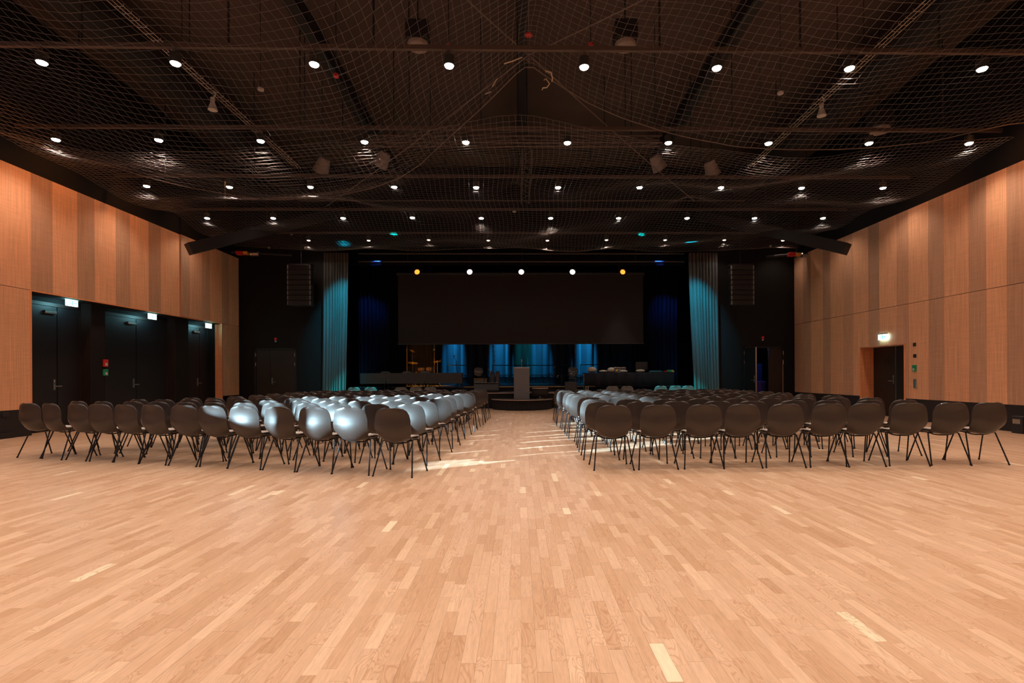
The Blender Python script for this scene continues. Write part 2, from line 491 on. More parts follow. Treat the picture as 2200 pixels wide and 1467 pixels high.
# reveal of the right door, lined with wood
for bx in ((DY1 - 0.02, DY1 + 0.01, 0.0, DZ), (DY0 - 0.045, DY0 + 0.012, 0.0, DZ), (DY0 - 0.03, DY1, DZ - 0.02, DZ + 0.012)):
    struct('wood_panel', MB().box(XW - 0.012, XW + 0.42, *bx), M['ven_edge'] if bx[0] > 10 and bx[3] == DZ else M['ven_mid'], wall_right)
# black plinths under the cladding
struct('baseboard_left', MB().box(-XW - 0.04, -XW - 0.005, YR, 11.33, 0, 0.58).box(-XW - 0.005, -XW + 0.03, YR, 10.92, 0, 0.115), M['wallplinth'])
struct('baseboard_right', MB().box(XW + 0.005, XW + 0.04, YR, DY0 - 0.04, 0, 0.58).box(XW + 0.005, XW + 0.04, DY1, YB, 0, 0.58), M['wallplinth'])

# ceiling, wall behind the camera, walls beside and around the stage
struct('ceiling', MB().box(-XW - 0.6, XW + 0.9, YR - 0.2, 19.9, ZC, ZC + 0.2).box(-12.8, 12.8, 19.5, 30.5, ZC, ZC + 0.2), M['roof'])
struct('wall_rear', MB().box(-XW - 0.6, XW + 0.9, YR - 0.2, YR, 0, ZC), M['brownwall'])
SX = 6.95        # half width of the stage opening in the front wall
fw = MB()
dl0, dl1 = W(547, 800, y=YB).x, W(638, 800, y=YB).x
dr0, dr1 = W(1597, 800, y=YB).x, W(1683, 800, y=YB).x
DH = 2.33
for x0, x1, z0, z1 in ((-12.7, dl0, 0, ZC), (dl0, dl1, DH, ZC), (dl1, -SX, 0, ZC), (SX, dr0, 0, ZC), (dr0, dr1, DH, ZC), (dr1, 12.7, 0, ZC), (-SX, SX, 6.25, ZC)):
    fw.box(x0, x1, YB, YB + 0.25, z0, z1)
struct('wall_front', fw, M['blackwall'])
bk = MB()
bk.box(-12.6, 12.6, 30.0, 30.3, 0, ZC).box(-12.7, -12.5, YB + 0.25, 30.0, 0, ZC).box(12.5, 12.7, YB + 0.25, 30.0, 0, ZC).box(-12.6, 12.6, YB + 0.25, 30.0, -0.2, -0.02)
struct('wall_backstage', bk, M['blackwall'])

# left window (daylight)
wf = MB()
for y, hw in ((WY0, 0.035), (2.2, 0.2), (3.45, 0.06), (4.6, 0.08), (5.65, 0.05), (WY1, 0.035)):
    wf.box(-XW - 0.32, -XW - 0.22, y - hw, y + hw, WZ0, WZ1)
for z in (WZ0, WZ1 - 0.05):
    wf.box(-XW - 0.32, -XW - 0.22, WY0, WY1, z, z + 0.06)
win = struct('window_1', wf, M['beam'])
for k, (a, b) in enumerate(((WY0, 2.0), (2.4, 3.39), (3.51, 4.52), (4.68, 5.6), (5.7, WY1))):
    struct('pane', MB().box(-XW - 0.275, -XW - 0.265, a + 0.035, b - 0.035, WZ0 + 0.05, WZ1 - 0.05), M['glass'], win)
pl = lamp('window_portal', 'AREA', (-XW - 0.55, (WY0 + WY1) / 2, (WZ0 + WZ1) / 2), 1.0, (1, 1, 1), shape='RECTANGLE', size=WZ1 - WZ0, size_y=WY1 - WY0)
pl.rotation_euler = (0, math.radians(-90), 0)
pl.data.cycles.is_portal = True

# ------------------------------------------------------------------ doors
def handle(parent, loc, out, side, m=None):
    """lever handle with long plate; out = unit vector away from the leaf, side = lever direction"""
    out = Vector(out); side = Vector(side); p = Vector(loc)
    up = Vector((0, 0, 1))
    b = MB()
    a = p - side * 0.025
    vs = []
    for dz in (-0.09, 0.17):
        for sx in (0, 1):
            for oo in (0.0, 0.012):
                vs.append(p + side * (sx * 0.05 - 0.025) + up * dz + out * oo)
    b.add(vs, [(0, 1, 3, 2), (4, 6, 7, 5), (0, 4, 5, 1), (2, 3, 7, 6), (1, 5, 7, 3), (0, 2, 6, 4)])
    b.tube([p, p + out * 0.055, p + out * 0.06 + side * 0.02, p + out * 0.06 + side * 0.14], 0.011, 8)
    b.lathe([(0.016, 0), (0.016, 0.02), (0.01, 0.026)], p + up * 0.11, 10, out)
    return b.build('door_handle', m or M['steel'], parent, True)

def left_bay(n, y0, ym, y1, hy, xd=-11.04):
    d = sempty('door_%d' % n)
    MB().box(xd - 0.06, xd + 0.01, y0 - 0.0, y0 + 0.06, 0, 3.0).box(xd - 0.06, xd + 0.01, y1 - 0.06, y1, 0, 3.0).box(xd - 0.06, xd + 0.01, y0, y1, 2.94, 3.02).build('door_frame', M['doorframe'], d)
    l1 = MB().box(xd - 0.05, xd, y0 + 0.065, ym - 0.012, 0.01, 2.93).build('door_leaf', M['door'], d)
    l2 = MB().box(xd - 0.05, xd, ym + 0.012, y1 - 0.065, 0.01, 2.93).build('door_leaf', M['door'], d)
    handle(l1, (xd, hy, 1.05), (1, 0, 0), (0, 1, 0))
    MB().box(xd, xd + 0.06, ym - 0.36, ym - 0.06, 2.76, 2.83, 0.008).build('door_closer', M['steel'], l1)
    return d
left_bay(1, 11.36, 12.44, 13.1, 12.36)
left_bay(2, 13.56, 14.97, 16.26, 14.86)
left_bay(3, 16.92, 17.9, 18.40, 17.78)
pil = MB()
pil.box(-11.1, -10.78, 13.12, 13.54, 0, ZJ - 0.03).box(-11.1, -10.78, 16.28, 16.9, 0, ZJ - 0.03)
struct('trim_1', pil, M['blackwall'])
# brown lining strips beside the pillars
for k, (ya) in enumerate((13.10, 16.26)):
    struct('trim_%d' % (2 + k), MB().box(-11.03, -10.785, ya, ya + 0.018, 0, ZJ - 0.04), M['doorframe'])
struct('trim_4', MB().box(-11.05, -XW - 0.03, 11.34, 18.4, ZJ - 0.035, ZJ - 0.022), M['blackwall'])

# right side door (black, inside wooden reveal)
d = sempty('door_4')
xr = XW + 0.40
ym = W(1925, 790, x=xr).y
MB().box(xr, xr + 0.05, ym + 0.01, DY1 - 0.03, 0.01, DZ - 0.03).build('door_leaf', M['doorframe'], d)
lf = MB().box(xr, xr + 0.05, DY0 + 0.01, ym - 0.01, 0.01, DZ - 0.03).build('door_leaf', M['door'], d)
hp = W(1921, 820, x=xr)
handle(d.children[0] if d.children else d, (xr, hp.y + 0.02, 1.05), (-1, 0, 0), (0, 1, 0))
MB().box(xr - 0.012, xr, ym - 0.012, ym + 0.012, 0.01, DZ - 0.03).build('meeting_strip', M['steel'], d)
struct('wall_right_recess', MB().box(xr + 0.05, xr + 0.12, DY0 - 0.05, DY1 + 0.05, 0, DZ + 0.1), M['blackwall'])

# front wall doors
d = sempty('door_5')
xm = W(581, 800, y=YB).x
MB().box(dl0, dl0 + 0.06, YB - 0.03, YB + 0.02, 0, DH).box(dl1 - 0.06, dl1, YB - 0.03, YB + 0.02, 0, DH).box(dl0, dl1, YB - 0.03, YB + 0.02, DH - 0.06, DH).build('door_frame', M['door'], d)
a = MB().box(dl0 + 0.07, xm - 0.006, YB + 0.0, YB + 0.06, 0.01, DH - 0.07).build('door_leaf', M['doorframe'], d)
b = MB().box(xm + 0.006, dl1 - 0.07, YB - 0.005, YB + 0.06, 0.01, DH - 0.07).build('door_leaf', M['doorframe'], d)
handle(b, (xm + 0.07, YB - 0.005, 1.05), (0, -1, 0), (1, 0, 0))
for hx in (dl0 + 0.065, dl1 - 0.065):
    for hz in (1.66, 2.02):
        MB().lathe([(0.014, 0), (0.014, 0.13)], (hx, YB - 0.045, hz), 8).build('hinge', M['steel'], d)

d = sempty('door_6')
xm = W(1651, 800, y=YB).x
MB().box(dr0, dr0 + 0.05, YB - 0.03, YB + 0.03, 0, DH).box(dr1 - 0.05, dr1, YB - 0.03, YB + 0.03, 0, DH).box(dr0, dr1, YB - 0.03, YB + 0.03, DH - 0.05, DH).build('door_frame', M['door'], d)
MB().box(xm, dr1 - 0.06, YB - 0.005, YB + 0.05, 0.01, DH - 0.06).build('door_leaf', M['doorframe'], d)
# open leaf swings into the hall
ang = math.radians(-84)
ol = MB().box(0, 0.76, -0.025, 0.025, 0.01, DH - 0.06).build('door_leaf', M['door'], d)
ol.location = (dr0 + 0.05, YB - 0.03, 0); ol.rotation_euler = (0, 0, ang)
MB().box(0.755, 0.765, -0.024, 0.024, 0.01, DH - 0.06).build('edge_strip', M['steel'], ol)
hb = handle(ol, (0.70, -0.025, 1.05), (0, -1, 0), (-1, 0, 0))
for hx in (dr0 + 0.02, dr1 - 0.03):
    for hz in (1.66, 2.02):
        MB().lathe([(0.016, 0), (0.016, 0.13)], (hx, YB - 0.05, hz), 8).build('hinge', M['chrome'], d)
MB().lathe([(0.016, 0), (0.016, 0.13)], (dr1 - 0.03, YB - 0.05, 0.28), 8).build('hinge', M['chrome'], d)
MB().box(dr1 - 0.058, dr1 - 0.03, YB - 0.045, YB - 0.03, 0.01, DH - 0.5).build('edge_strip', M['steel'], d)
# things in the room behind the open door
t = thing('folding_partition', 'blue folding partition in the dark room behind the open door', 'partition', (9.45, 21.6, 0))
for k in range(4):
    MB().box(-0.9 + k * 0.45, -0.46 + k * 0.45, -0.02 + 0.02 * (k % 2), 0.02 + 0.02 * (k % 2), 0.06, 1.72).build('panel', M['blue'], t)
for sx in (-0.85, 0.85):
    MB().box(sx - 0.03, sx + 0.03, -0.25, 0.25, 0.0, 0.06).build('foot', M['beam'], t)
t = thing('laundry_cart', 'purple-blue cloth cart seen through the open door', 'cart', (9.62, 20.35, 0))
b = MB()
for (z, s) in ((0.12, 0.22), (0.5, 0.26), (0.98, 0.25)): pass
n = 24; vs = []; fs = []
for k, (z, s) in enumerate(((0.1, 0.9), (0.35, 1.02), (0.7, 0.97), (0.95, 1.05), (1.0, 0.85))):
    for i in range(n):
        a_ = 2 * PI * i / n
        c_, s_ = math.cos(a_), math.sin(a_)
        rr = 0.23 * s * (1 + 0.05 * math.sin(5 * a_ + k))
        vs.append((rr * math.copysign(abs(c_) ** 0.6, c_), rr * math.copysign(abs(s_) ** 0.6, s_), z))
for k in range(4):
    for i in range(n):
        j = (i + 1) % n; fs.append((k * n + i, k * n + j, (k + 1) * n + j, (k + 1) * n + i))
fs.append(tuple(range(4 * n, 5 * n)))
MB().add(vs, fs).build('cloth_bag', M['purple'], t, True)
for sx in (-0.18, 0.18):
    for sy in (-0.18, 0.18):
        MB().lathe([(0.03, -0.012), (0.05, -0.01), (0.05, 0.01), (0.03, 0.012)], (sx, sy, 0.05), 10, (1, 0, 0)).build('wheel', M['tyre'], t)
t = thing('coat_bundle', 'tan and yellow bundle on a stool beside the open door leaf', 'bundle', (9.13, 20.2, 0))
MB().tube([(0, 0, 0.1), (0, 0, 0.78)], 0.02).tube([(-0.13, 0, 0.02), (0, 0, 0.12), (0.13, 0, 0.02)], 0.015).tube([(0, -0.13, 0.02), (0, 0, 0.12), (0, 0.13, 0.02)], 0.015).lathe([(0.15, 0.78), (0.16, 0.8), (0.15, 0.82)], (0, 0, 0), 14).build('stool', M['beam'], t, True)
MB().lathe([(0.05, 0.82), (0.12, 0.86), (0.13, 0.93), (0.07, 1.0), (0.02, 1.02)], (0, 0, 0), 12).build('wrapped_coat', M['skinwood'], t, True)
MB().tube([(0.05, -0.08, 0.92), (0.1, -0.14, 0.8), (0.1, -0.15, 0.64)], 0.035, 8).build('scarf', M['yellow'], t, True)

# exit signs
def exit_sign(loc, facing, label, w=0.33, h=0.15):
    t = thing('exit_sign', label, 'sign', loc, 0, 'lit exit signs')
    f = facing
    MB().box(-0.03, 0.03, -w / 2 - 0.01, w / 2 + 0.01, h / 2, h / 2 + 0.045, 0.004).build('housing', M['white'], t)
    MB().box(-0.008, 0.008, -w / 2, w / 2, -h / 2, h / 2).build('lit_panel', M['exitpanel'], t)
    b = MB()
    x = 0.0095 * f
    # running figure, doorway and arrow printed on the panel
    def rect(u0, u1, v0, v1, x=x): b.add([(x, u0 * f, v0), (x, u1 * f, v0), (x, u1 * f, v1), (x, u0 * f, v1)], [(0, 1, 2, 3)])
    rect(-0.02, 0.035, -0.055, 0.055)
    b.add([(x, 0.06 * f, 0.02), (x, 0.12 * f, 0.02), (x, 0.12 * f, 0.05), (x, 0.155 * f, 0.0), (x, 0.12 * f, -0.05), (x, 0.12 * f, -0.02), (x, 0.06 * f, -0.02)], [tuple(range(7))])
    b.add([(x, -0.06 * f, 0.03), (x, -0.04 * f, 0.03), (x, -0.035 * f, -0.01), (x, -0.05 * f, -0.05), (x, -0.075 * f, -0.02)], [tuple(range(5))])
    rect(-0.065, -0.045, 0.037, 0.055)
    b.build('pictogram', M['exitgreen'], t)
    l = lamp('exit_sign_glow', 'AREA', (0.02 * f, 0, -0.01), 2.5 if f > 0 else 0.6, (0.4, 0.9, 1.0), shape='RECTANGLE', size=w, size_y=h)
    l.rotation_euler = (PI / 2, 0, PI / 2 * f); l.parent = t
    l2 = lamp('exit_sign_glow', 'AREA', (-0.02 * f, 0, -0.01), 3.5 if f > 0 else 0.7, (0.35, 0.75, 1.0), shape='RECTANGLE', size=w, size_y=h)
    l2.rotation_euler = (PI / 2, 0, -PI / 2 * f); l2.parent = t
    return t
for (px, py, lab) in ((154, 651, 'lit exit sign over the nearest of the left wall doors'), (327, 680, 'lit exit sign over the middle left wall door'), (448, 700, 'lit exit sign over the farthest left wall door')):
    exit_sign(W(px, py, x=-10.72), 1, lab)
p = W(1896, 724, x=XW - 0.06)
exit_sign(p, -1, 'lit exit sign on the right wall above the black door')

# wall fittings
def wallbox(name, label, cat, px, py, x, w, h, body, face=None, depth=0.04, sgn=1, y=None, group=None):
    c = W(px, py, x=x)
    t = thing(name, label, cat, c, 0, group)
    MB().box(min(0, sgn * depth), max(0, sgn * depth), -w / 2, w / 2, -h / 2, h / 2, 0.006).build('housing', body, t)
    if face:
        a, b_ = sorted((sgn * depth, sgn * (depth + 0.004)))
        MB().box(a, b_, -w * 0.22, w * 0.28, -h * 0.35, h * 0.02).build('press_plate', face, t)
        MB().box(a, b_, -w * 0.46, w * 0.46, h * 0.36, h * 0.46).build('hood', body, t)
    return t
wallbox('fire_call_point', 'red fire alarm call point on the black pillar between doors', 'call point', 225, 780, -10.78, 0.14, 0.19, M['red'], M['white'])
wallbox('door_release_box', 'green door release box just below the red call point', 'door release', 225, 800, -10.78, 0.14, 0.17, M['green'], M['white'])
wallbox('wall_socket_plate', 'upper small black square plate on the right wood wall', 'wall plate', 1965.5, 740, XW, 0.1, 0.095, M['blackbox'], None, 0.02, -1)
wallbox('wall_switch_plate', 'lower small black square plate on the right wood wall', 'wall plate', 1966, 764.5, XW, 0.1, 0.095, M['blackbox'], None, 0.02, -1)
wallbox('door_release_box', 'green door release box on the right wood wall', 'door release', 1966, 791, XW, 0.13, 0.17, M['green'], M['white'], 0.04, -1)
wallbox('card_reader', 'grey upright card reader on the right wood wall', 'card reader', 1967.5, 824, XW, 0.1, 0.25, M['steel'], None, 0.035, -1)
t = thing('floor_socket_box', 'small black box on the floor by the right plinth', 'box', (XW - 0.12, W(2196, 925, x=XW).y - 0.1, 0))
MB().box(-0.1, 0.1, -0.12, 0.12, 0, 0.36, 0.01).build('body', M['blackbox'], t)
MB().box(-0.105, -0.098, -0.08, 0.08, 0.2, 0.3).build('flap', M['steel'], t)
wallbox('plinth_socket', 'black socket on the left plinth near the frame edge', 'socket', 11, 891, -XW, 0.14, 0.09, M['blackbox'], None, 0.015, 1)

def front_alarm(px, py, label):
    c = W(px, py, y=YB)
    t = thing('alarm_beacon', label, 'alarm', (c.x, c.y, c.z))
    MB().lathe([(0.055, 0), (0.06, 0.02), (0.05, 0.06), (0.02, 0.075)], (0, 0, 0.03), 14, (0, -1, 0)).build('red_dome', M['red'], t, True)
    MB().box(-0.03, 0.03, -0.05, 0, -0.085, -0.03, 0.005).build('base', M['white'], t)
front_alarm(593, 730, 'red alarm beacon above the left double door')
front_alarm(1638, 727, 'red alarm beacon above the half open right door')

# ------------------------------------------------------------------ ceiling steelwork
def part_tube(name, pts, r, m, parent, n=8): return MB().tube(pts, r, n).build(name, m, parent, True)
BARY = {}
LROWS = [
 ('nearest', 6.25, [(90, 133), (377, 135), (675, 137), (965, 140), (1255, 143), (1540, 145), (1825, 146), (2110, 147)]),
 ('second', 6.25, [(120, 299), (341, 300), (560, 302), (783, 304), (1001, 305), (1219, 306), (1436, 306), (1651, 307), (1867, 307), (2082, 307)]),
 ('third', 6.25, [(315, 399), (493, 401), (667, 401), (847, 401), (1023, 402), (1199, 402), (1374, 402), (1549, 402), (1722, 403), (1897, 403)]),
 ('fourth', 6.25, [(445, 468), (587, 468), (737, 468), (886, 467), (1034, 468), (1183, 468), (1329, 468), (1476, 468), (1621, 468), (1768, 468)]),
 ('fifth', 6.25, [(663, 516), (792, 516), (921, 515), (1049, 516), (1176, 516), (1303, 515), (1429, 515), (1556, 515), (1682, 516)]),
]
ORD = ['first', 'second', 'third', 'fourth', 'fifth', 'sixth', 'seventh', 'eighth', 'ninth', 'tenth']
lens_me = MB().lathe([(0.03, -0.042), (0.062, -0.03), (0.074, -0.010), (0.07, 0.0)], (0, 0, 0), 16).mesh('lens', M['lens'])
lens_small_me = MB().lathe([(0.03, -0.03), (0.055, -0.022), (0.06, -0.01), (0.05, 0.0)], (0, 0, 0), 14).mesh('lens', M['lens_small'])
house_me = MB().lathe([(0.07, -0.008), (0.082, -0.010), (0.084, 0.14), (0.03, 0.16)], (0, 0, 0), 16).mesh('housing', M['housing'], True)
stem_me = MB().tube([(0, 0, 0.15), (0, 0, 0.235)], 0.012, 6).mesh('stem', M['bar'])
def downlight(loc, label, power=1.0, group='ceiling downlights', small=False):
    t = thing('downlight', label, 'downlight', loc, 0, group)
    link('housing', house_me, t); link('lens', lens_small_me if small else lens_me, t); link('stem', stem_me, t)
    l = lamp('downlight_beam', 'SPOT', (0, 0, -0.06), SPOT_W * power, WARM, spot_size=math.radians(118), spot_blend=0.75, shadow_soft_size=0.05)
    l.parent = t
    return t
ROWY = []
for ri, (rn, z, pts) in enumerate(LROWS):
    ws = [W(px, py, z=z) for px, py in pts]
    ROWY.append((ws[0], ws[-1]))
    for k, w in enumerate(ws):
        downlight(w, 'lit downlight, %s from the left in the %s ceiling row' % (ORD[k], rn), (1.0, 0.8, 0.54, 0.4, 0.18)[ri], small=(ri == 4))
# rows over and behind the camera (outside the frame) on the same grid
for j, yy in enumerate((5.55, 2.9, 0.25, -2.4)):
    for k in range(10):
        downlight((-9.76 + k * 2.17, yy, 6.25), 'lit downlight out of view above and behind the camera', 1.12, group='downlights behind the camera')

# lighting bars above every row
for ri, (a, b) in enumerate(ROWY):
    sl_ = (b.y - a.y) / (b.x - a.x)
    ya, yb = a.y + sl_ * (-10.5 - a.x), a.y + sl_ * (10.5 - a.x)
    t = thing('lighting_bar', 'brown steel bar carrying the %s row of ceiling downlights' % LROWS[ri][0], 'bar', (0, 0, 6.52))
    bb = MB()
    vs = [(-10.5, ya - 0.03, -0.035), (10.5, yb - 0.03, -0.035), (10.5, yb + 0.03, -0.035), (-10.5, ya + 0.03, -0.035),
          (-10.5, ya - 0.03, 0.035), (10.5, yb - 0.03, 0.035), (10.5, yb + 0.03, 0.035), (-10.5, ya + 0.03, 0.035)]
    bb.add(vs, [(0, 3, 2, 1), (4, 5, 6, 7), (0, 1, 5, 4), (1, 2, 6, 5), (2, 3, 7, 6), (3, 0, 4, 7)])
    bb.build('channel', M['bar'], t)
    for k in range(9):
        x = -9.2 + k * 2.3
        y = a.y + sl_ * (x - a.x)
        part_tube('hanger_rod', [(x, y, 0.03), (x, y, ZC - 6.52)], 0.018 if ri == 0 else 0.014, M['beam'], t, 6)
# extra pipe bars
for (py, yy, lab) in ((431, 17.0, 'thin pipe bar above the fourth downlight row'), (449, 17.6, 'thin pipe bar just behind the pipe above row four'), (501, 19.0, 'thin pipe bar by the fifth downlight row'), (281, 11.4, 'thin pipe bar behind the second downlight row')):
    a = W(640, py, y=yy); b = W(1600, py, y=yy)
    if py == 281: a = W(560, py - 7, y=yy); b = W(1500, py - 7, y=yy)
    t = thing('pipe_bar', lab, 'bar', (0, 0, 0))
    part_tube('pipe', [a, b], 0.025, M['bar'], t)
    for f in (0.1, 0.5, 0.9):
        q = a.lerp(b, f)
        part_tube('hanger_rod', [q, (q.x, q.y, ZC)], 0.012, M['beam'], t, 6)
# box trusses
def truss(name, label, p0, p1, w, h, m, step=0.5):
    p0, p1 = Vector(p0), Vector(p1)
    t = thing(name, label, 'truss', (0, 0, 0))
    d = (p1 - p0); L = d.length; d.normalize()
    s = Vector((-d.y, d.x, 0)).normalized() * w / 2
    u = Vector((0, 0, h / 2))
    for a in (s + u, s - u, -s + u, -s - u):
        part_tube('chord', [p0 + a, p1 + a], 0.022, m, t)
    br = MB(); n = int(L / step)
    for i in range(n):
        a, b = p0 + d * L * i / n, p0 + d * L * (i + 1) / n
        sg = 1 if i % 2 else -1
        for e in (s, -s):
            br.tube([a + e + u * sg, b + e - u * sg], 0.010, 5, False)
        for e in (u, -u):
            br.tube([a + e + s * sg, b + e - s * sg], 0.010, 5, False)
    o = br.build('lacing', m, t); o['kind'] = 'stuff'
    for f in (0.1, 0.9):
        q = p0.lerp(p1, f)
        part_tube('hanger_rod', [q + u, (q.x, q.y, ZC)], 0.014, M['beam'], t, 6)
    return t
a = W(782, 303, y=12.2); b = W(1420, 303, y=12.2)
truss('lighting_truss', 'slender cross truss between the second and third lights rows', a, b, 0.22, 0.16, M['bar'])
a = W(1133, 330, y=12.6); b = W(1128, 430, y=16.8)
truss('lighting_truss', 'short truss running away from the camera along the centre line', a, b, 0.24, 0.2, M['bar'])
for (py, z, lab) in ((545, 0, 'black stage lighting pipe directly over the curtains'), (562, 0, 'black pipe carrying the five stage lamps')):
    a = W(770, py, y=20.6); b = W(1470, py, y=20.6)
    t = thing('stage_pipe', lab, 'pipe')
    part_tube('pipe', [a, b], 0.03, M['bar'], t)
    for f in (0.15, 0.5, 0.85):
        q = a.lerp(b, f); part_tube('hanger_rod', [q, (q.x, q.y, ZC)], 0.012, M['beam'], t, 6)

# ducts, beams under the roof
for x, lab in ((-8.35, 'big round black duct on the left under the roof'), (8.35, 'big round black duct on the right under the roof')):
    t = thing('ventilation_duct', lab, 'duct', (x, 0, 8.35))
    part_tube('duct_pipe', [(0, 1.5, 0), (0, 19.0, 0)], 0.45, M['duct'], t, 20)
    for k in range(6):
        MB().lathe([(0.45, -0.03), (0.48, -0.02), (0.48, 0.02), (0.45, 0.03)], (0, 3 + k * 3, 0), 20, (0, 1, 0)).build('collar', M['duct'], t, True)
for x, lab in ((-4.35, 'long dark roof beam left of the middle'), (4.6, 'long dark roof beam right of the middle'), (0.1, 'long dark roof beam over the middle aisle')):
    t = tag(MB().box(x - 0.11, x + 0.11, 1.0, 19.2, 8.35, 8.39).box(x - 0.012, x + 0.012, 1.0, 19.2, 8.39, 8.72).box(x - 0.11, x + 0.11, 1.0, 19.2, 8.72, 8.76).box(x - 0.05, x + 0.05, 1.0, 1.1, 8.76, ZC).box(x - 0.05, x + 0.05, 10, 10.1, 8.76, ZC).box(x - 0.05, x + 0.05, 19.0, 19.1, 8.76, ZC).build('roof_beam', M['beam']), lab, 'beam')
# slanting corner beams
for (sx, p0, p1, lab) in ((-1, (405, 535), (735, 455), 'thick black slanting beam against the left wood wall'), (1, (1820, 535), (1500, 462), 'thick black slanting beam against the right wood wall')):
    A = W(*p0, x=sx * 9.9)
    B = W(*p1, y=19.3)
    d_ = (B - A).normalized(); s_ = Vector((-d_.y, d_.x, 0)).normalized() * 0.17; u_ = d_.cross(s_).normalized() * 0.17
    if u_.z < 0: u_ = -u_
    vs = [A - s_ - u_, A + s_ - u_, A + s_ + u_, A - s_ + u_, B - s_ - u_, B + s_ - u_, B + s_ + u_, B - s_ + u_]
    tag(MB().add(vs, [(0, 3, 2, 1), (4, 5, 6, 7), (0, 1, 5, 4), (1, 2, 6, 5), (2, 3, 7, 6), (3, 0, 4, 7)]).build('slanting_beam', M['beam']), lab, 'beam')

# wire cable trays along the hall
for (pts, lab) in ((((262, 20), (640, 360)), 'pale wire cable tray running along the left ceiling'), (((1988, 10), (1612, 358)), 'pale wire cable tray running along the right ceiling')):
    a = W(*pts[0], z=7.0); b = W(*pts[1], z=6.75)
    d_ = (b - a).normalized(); a2 = a - d_ * 5; s_ = Vector((d_.y, -d_.x, 0)).normalized()
    t = thing('cable_tray', lab, 'cable tray')
    for e in (-0.075, 0.0, 0.075):
        part_tube('rail', [a2 + s_ * e, b + s_ * e], 0.006, M['traywire'], t, 5)
    rg = MB(); n = 70
    for i in range(n):
        q = a2.lerp(b, i / n)
        rg.tube([q - s_ * 0.08 + Vector((0, 0, 0.04)), q - s_ * 0.075, q + s_ * 0.075, q + s_ * 0.08 + Vector((0, 0, 0.04))], 0.004, 4, False)
    o = rg.build('rungs', M['traywire'], t); o['kind'] = 'stuff'
    for f in (0.2, 0.6, 0.95):
        q = a2.lerp(b, f); part_tube('hanger_rod', [q, (q.x, q.y, ZC)], 0.008, M['beam'], t, 5)

# little spotlights hanging from the trays
for (px, py, lab) in ((457, 223, 'small cream spotlight hanging under the left cable tray'), (1765, 236, 'small cream spotlight hanging under the right cable tray')):
    c = W(px, py, z=6.85 if px < 1000 else 6.8)
    t = thing('track_spotlight', lab, 'spotlight', c)
    MB().lathe([(0.03, 0.13), (0.045, 0.12), (0.04, 0.03), (0.085, -0.1), (0.09, -0.13), (0.07, -0.12)], (0, 0, 0), 14).build('lamp_body', M['white'], t, True)
    MB().tube([(0, 0, 0.12), (0.05, 0, 0.17), (0.05, 0, 0.24), (0, 0, 0.27)], 0.012, 6).build('bracket', M['white'], t, True)
for (px, py, z, lab) in ((560, 191, 7.3, 'round white detector left of the middle ceiling'), (1677, 199, 7.3, 'round white detector right of the middle ceiling'), (1105, 454, 6.9, 'flat white disc detector low in the ceiling centre')):
    c = W(px, py, z=z)
    t = thing('smoke_detector', lab, 'detector', c)
    MB().lathe([(0.02, -0.05), (0.06, -0.03), (0.065, 0.0), (0.05, 0.02)], (0, 0, 0), 14).build('sensor_head', M['white'], t, True)
    part_tube('drop_rod', [(0, 0, 0.02), (0, 0, ZC - c.z)], 0.008, M['beam'], t, 5)
# loudspeakers up in the ceiling
for (px, py, z, lab, tilt) in ((693, 356, 6.9, 'brown ceiling loudspeaker, second from the left', 0.5), (822, 343, 7.2, 'brown ceiling loudspeaker, third from the left', 0.6), (1528, 362, 6.9, 'brown ceiling loudspeaker at the right', -0.5), (1412, 350, 7.2, 'brown ceiling loudspeaker right of the middle', -0.6)):
    c = W(px, py, z=z)
    t = thing('ceiling_loudspeaker', lab, 'loudspeaker', c, 0)
    b1 = MB().lathe([(0.08, 0.22), (0.14, 0.2), (0.2, -0.15), (0.21, -0.2), (0.17, -0.19)], (0, 0, 0), 16).build('horn', M['greyplastic'], t, True)
    b1.rotation_euler = (0.35, tilt, 0)
    part_tube('drop_rod', [(0, 0, 0.15), (0, 0, ZC - c.z)], 0.012, M['beam'], t, 5)
for (px, py, z, lab) in ((898, 82, 7.9, 'black fan heater box with round grille, upper left centre'), (1343, 82, 7.9, 'black fan heater box with round grille, upper right centre'), (1890, 266, 7.0, 'black fan heater box at the right by the second lights row')):
    c = W(px, py, z=z)
    t = thing('fan_heater', lab, 'fan heater', c)
    MB().box(-0.22, 0.22, -0.18, 0.18, -0.1, 0.28, 0.02).build('casing', M['duct'], t)
    MB().lathe([(0.19, -0.02), (0.205, 0.0), (0.205, 0.06), (0.19, 0.07), (0.17, 0.03)], (0, 0, -0.17), 20).build('grille_ring', M['greyplastic'], t, True)
    bl = MB()
    for k in range(6):
        a_ = PI * k / 6; bl.tube([(-0.18 * math.cos(a_), -0.18 * math.sin(a_), -0.15), (0.18 * math.cos(a_), 0.18 * math.sin(a_), -0.15)], 0.006, 4)
    bl.build('grille_bars', M['greyplastic'], t)
    part_tube('drop_rod', [(0, 0, 0.28), (0, 0, ZC - c.z)], 0.015, M['beam'], t, 6)
for (px, py, lab) in ((964, 101, 'small red valve fitting left of the middle on the nearest bar'), (1269, 98, 'small red valve fitting right of the middle on the nearest bar'), (722, 163, 'small red valve fitting below the nearest bar at the left')):
    c = W(px, py, z=6.9)
    t = thing('red_valve', lab, 'valve', c)
    MB().lathe([(0.03, -0.03), (0.05, -0.02), (0.05, 0.03), (0.02, 0.05)], (0, 0, 0), 12).build('valve_cap', M['red'], t, True)
    part_tube('pipe', [(0, 0, 0.04), (0, 0, ZC - c.z)], 0.01, M['beam'], t, 5)

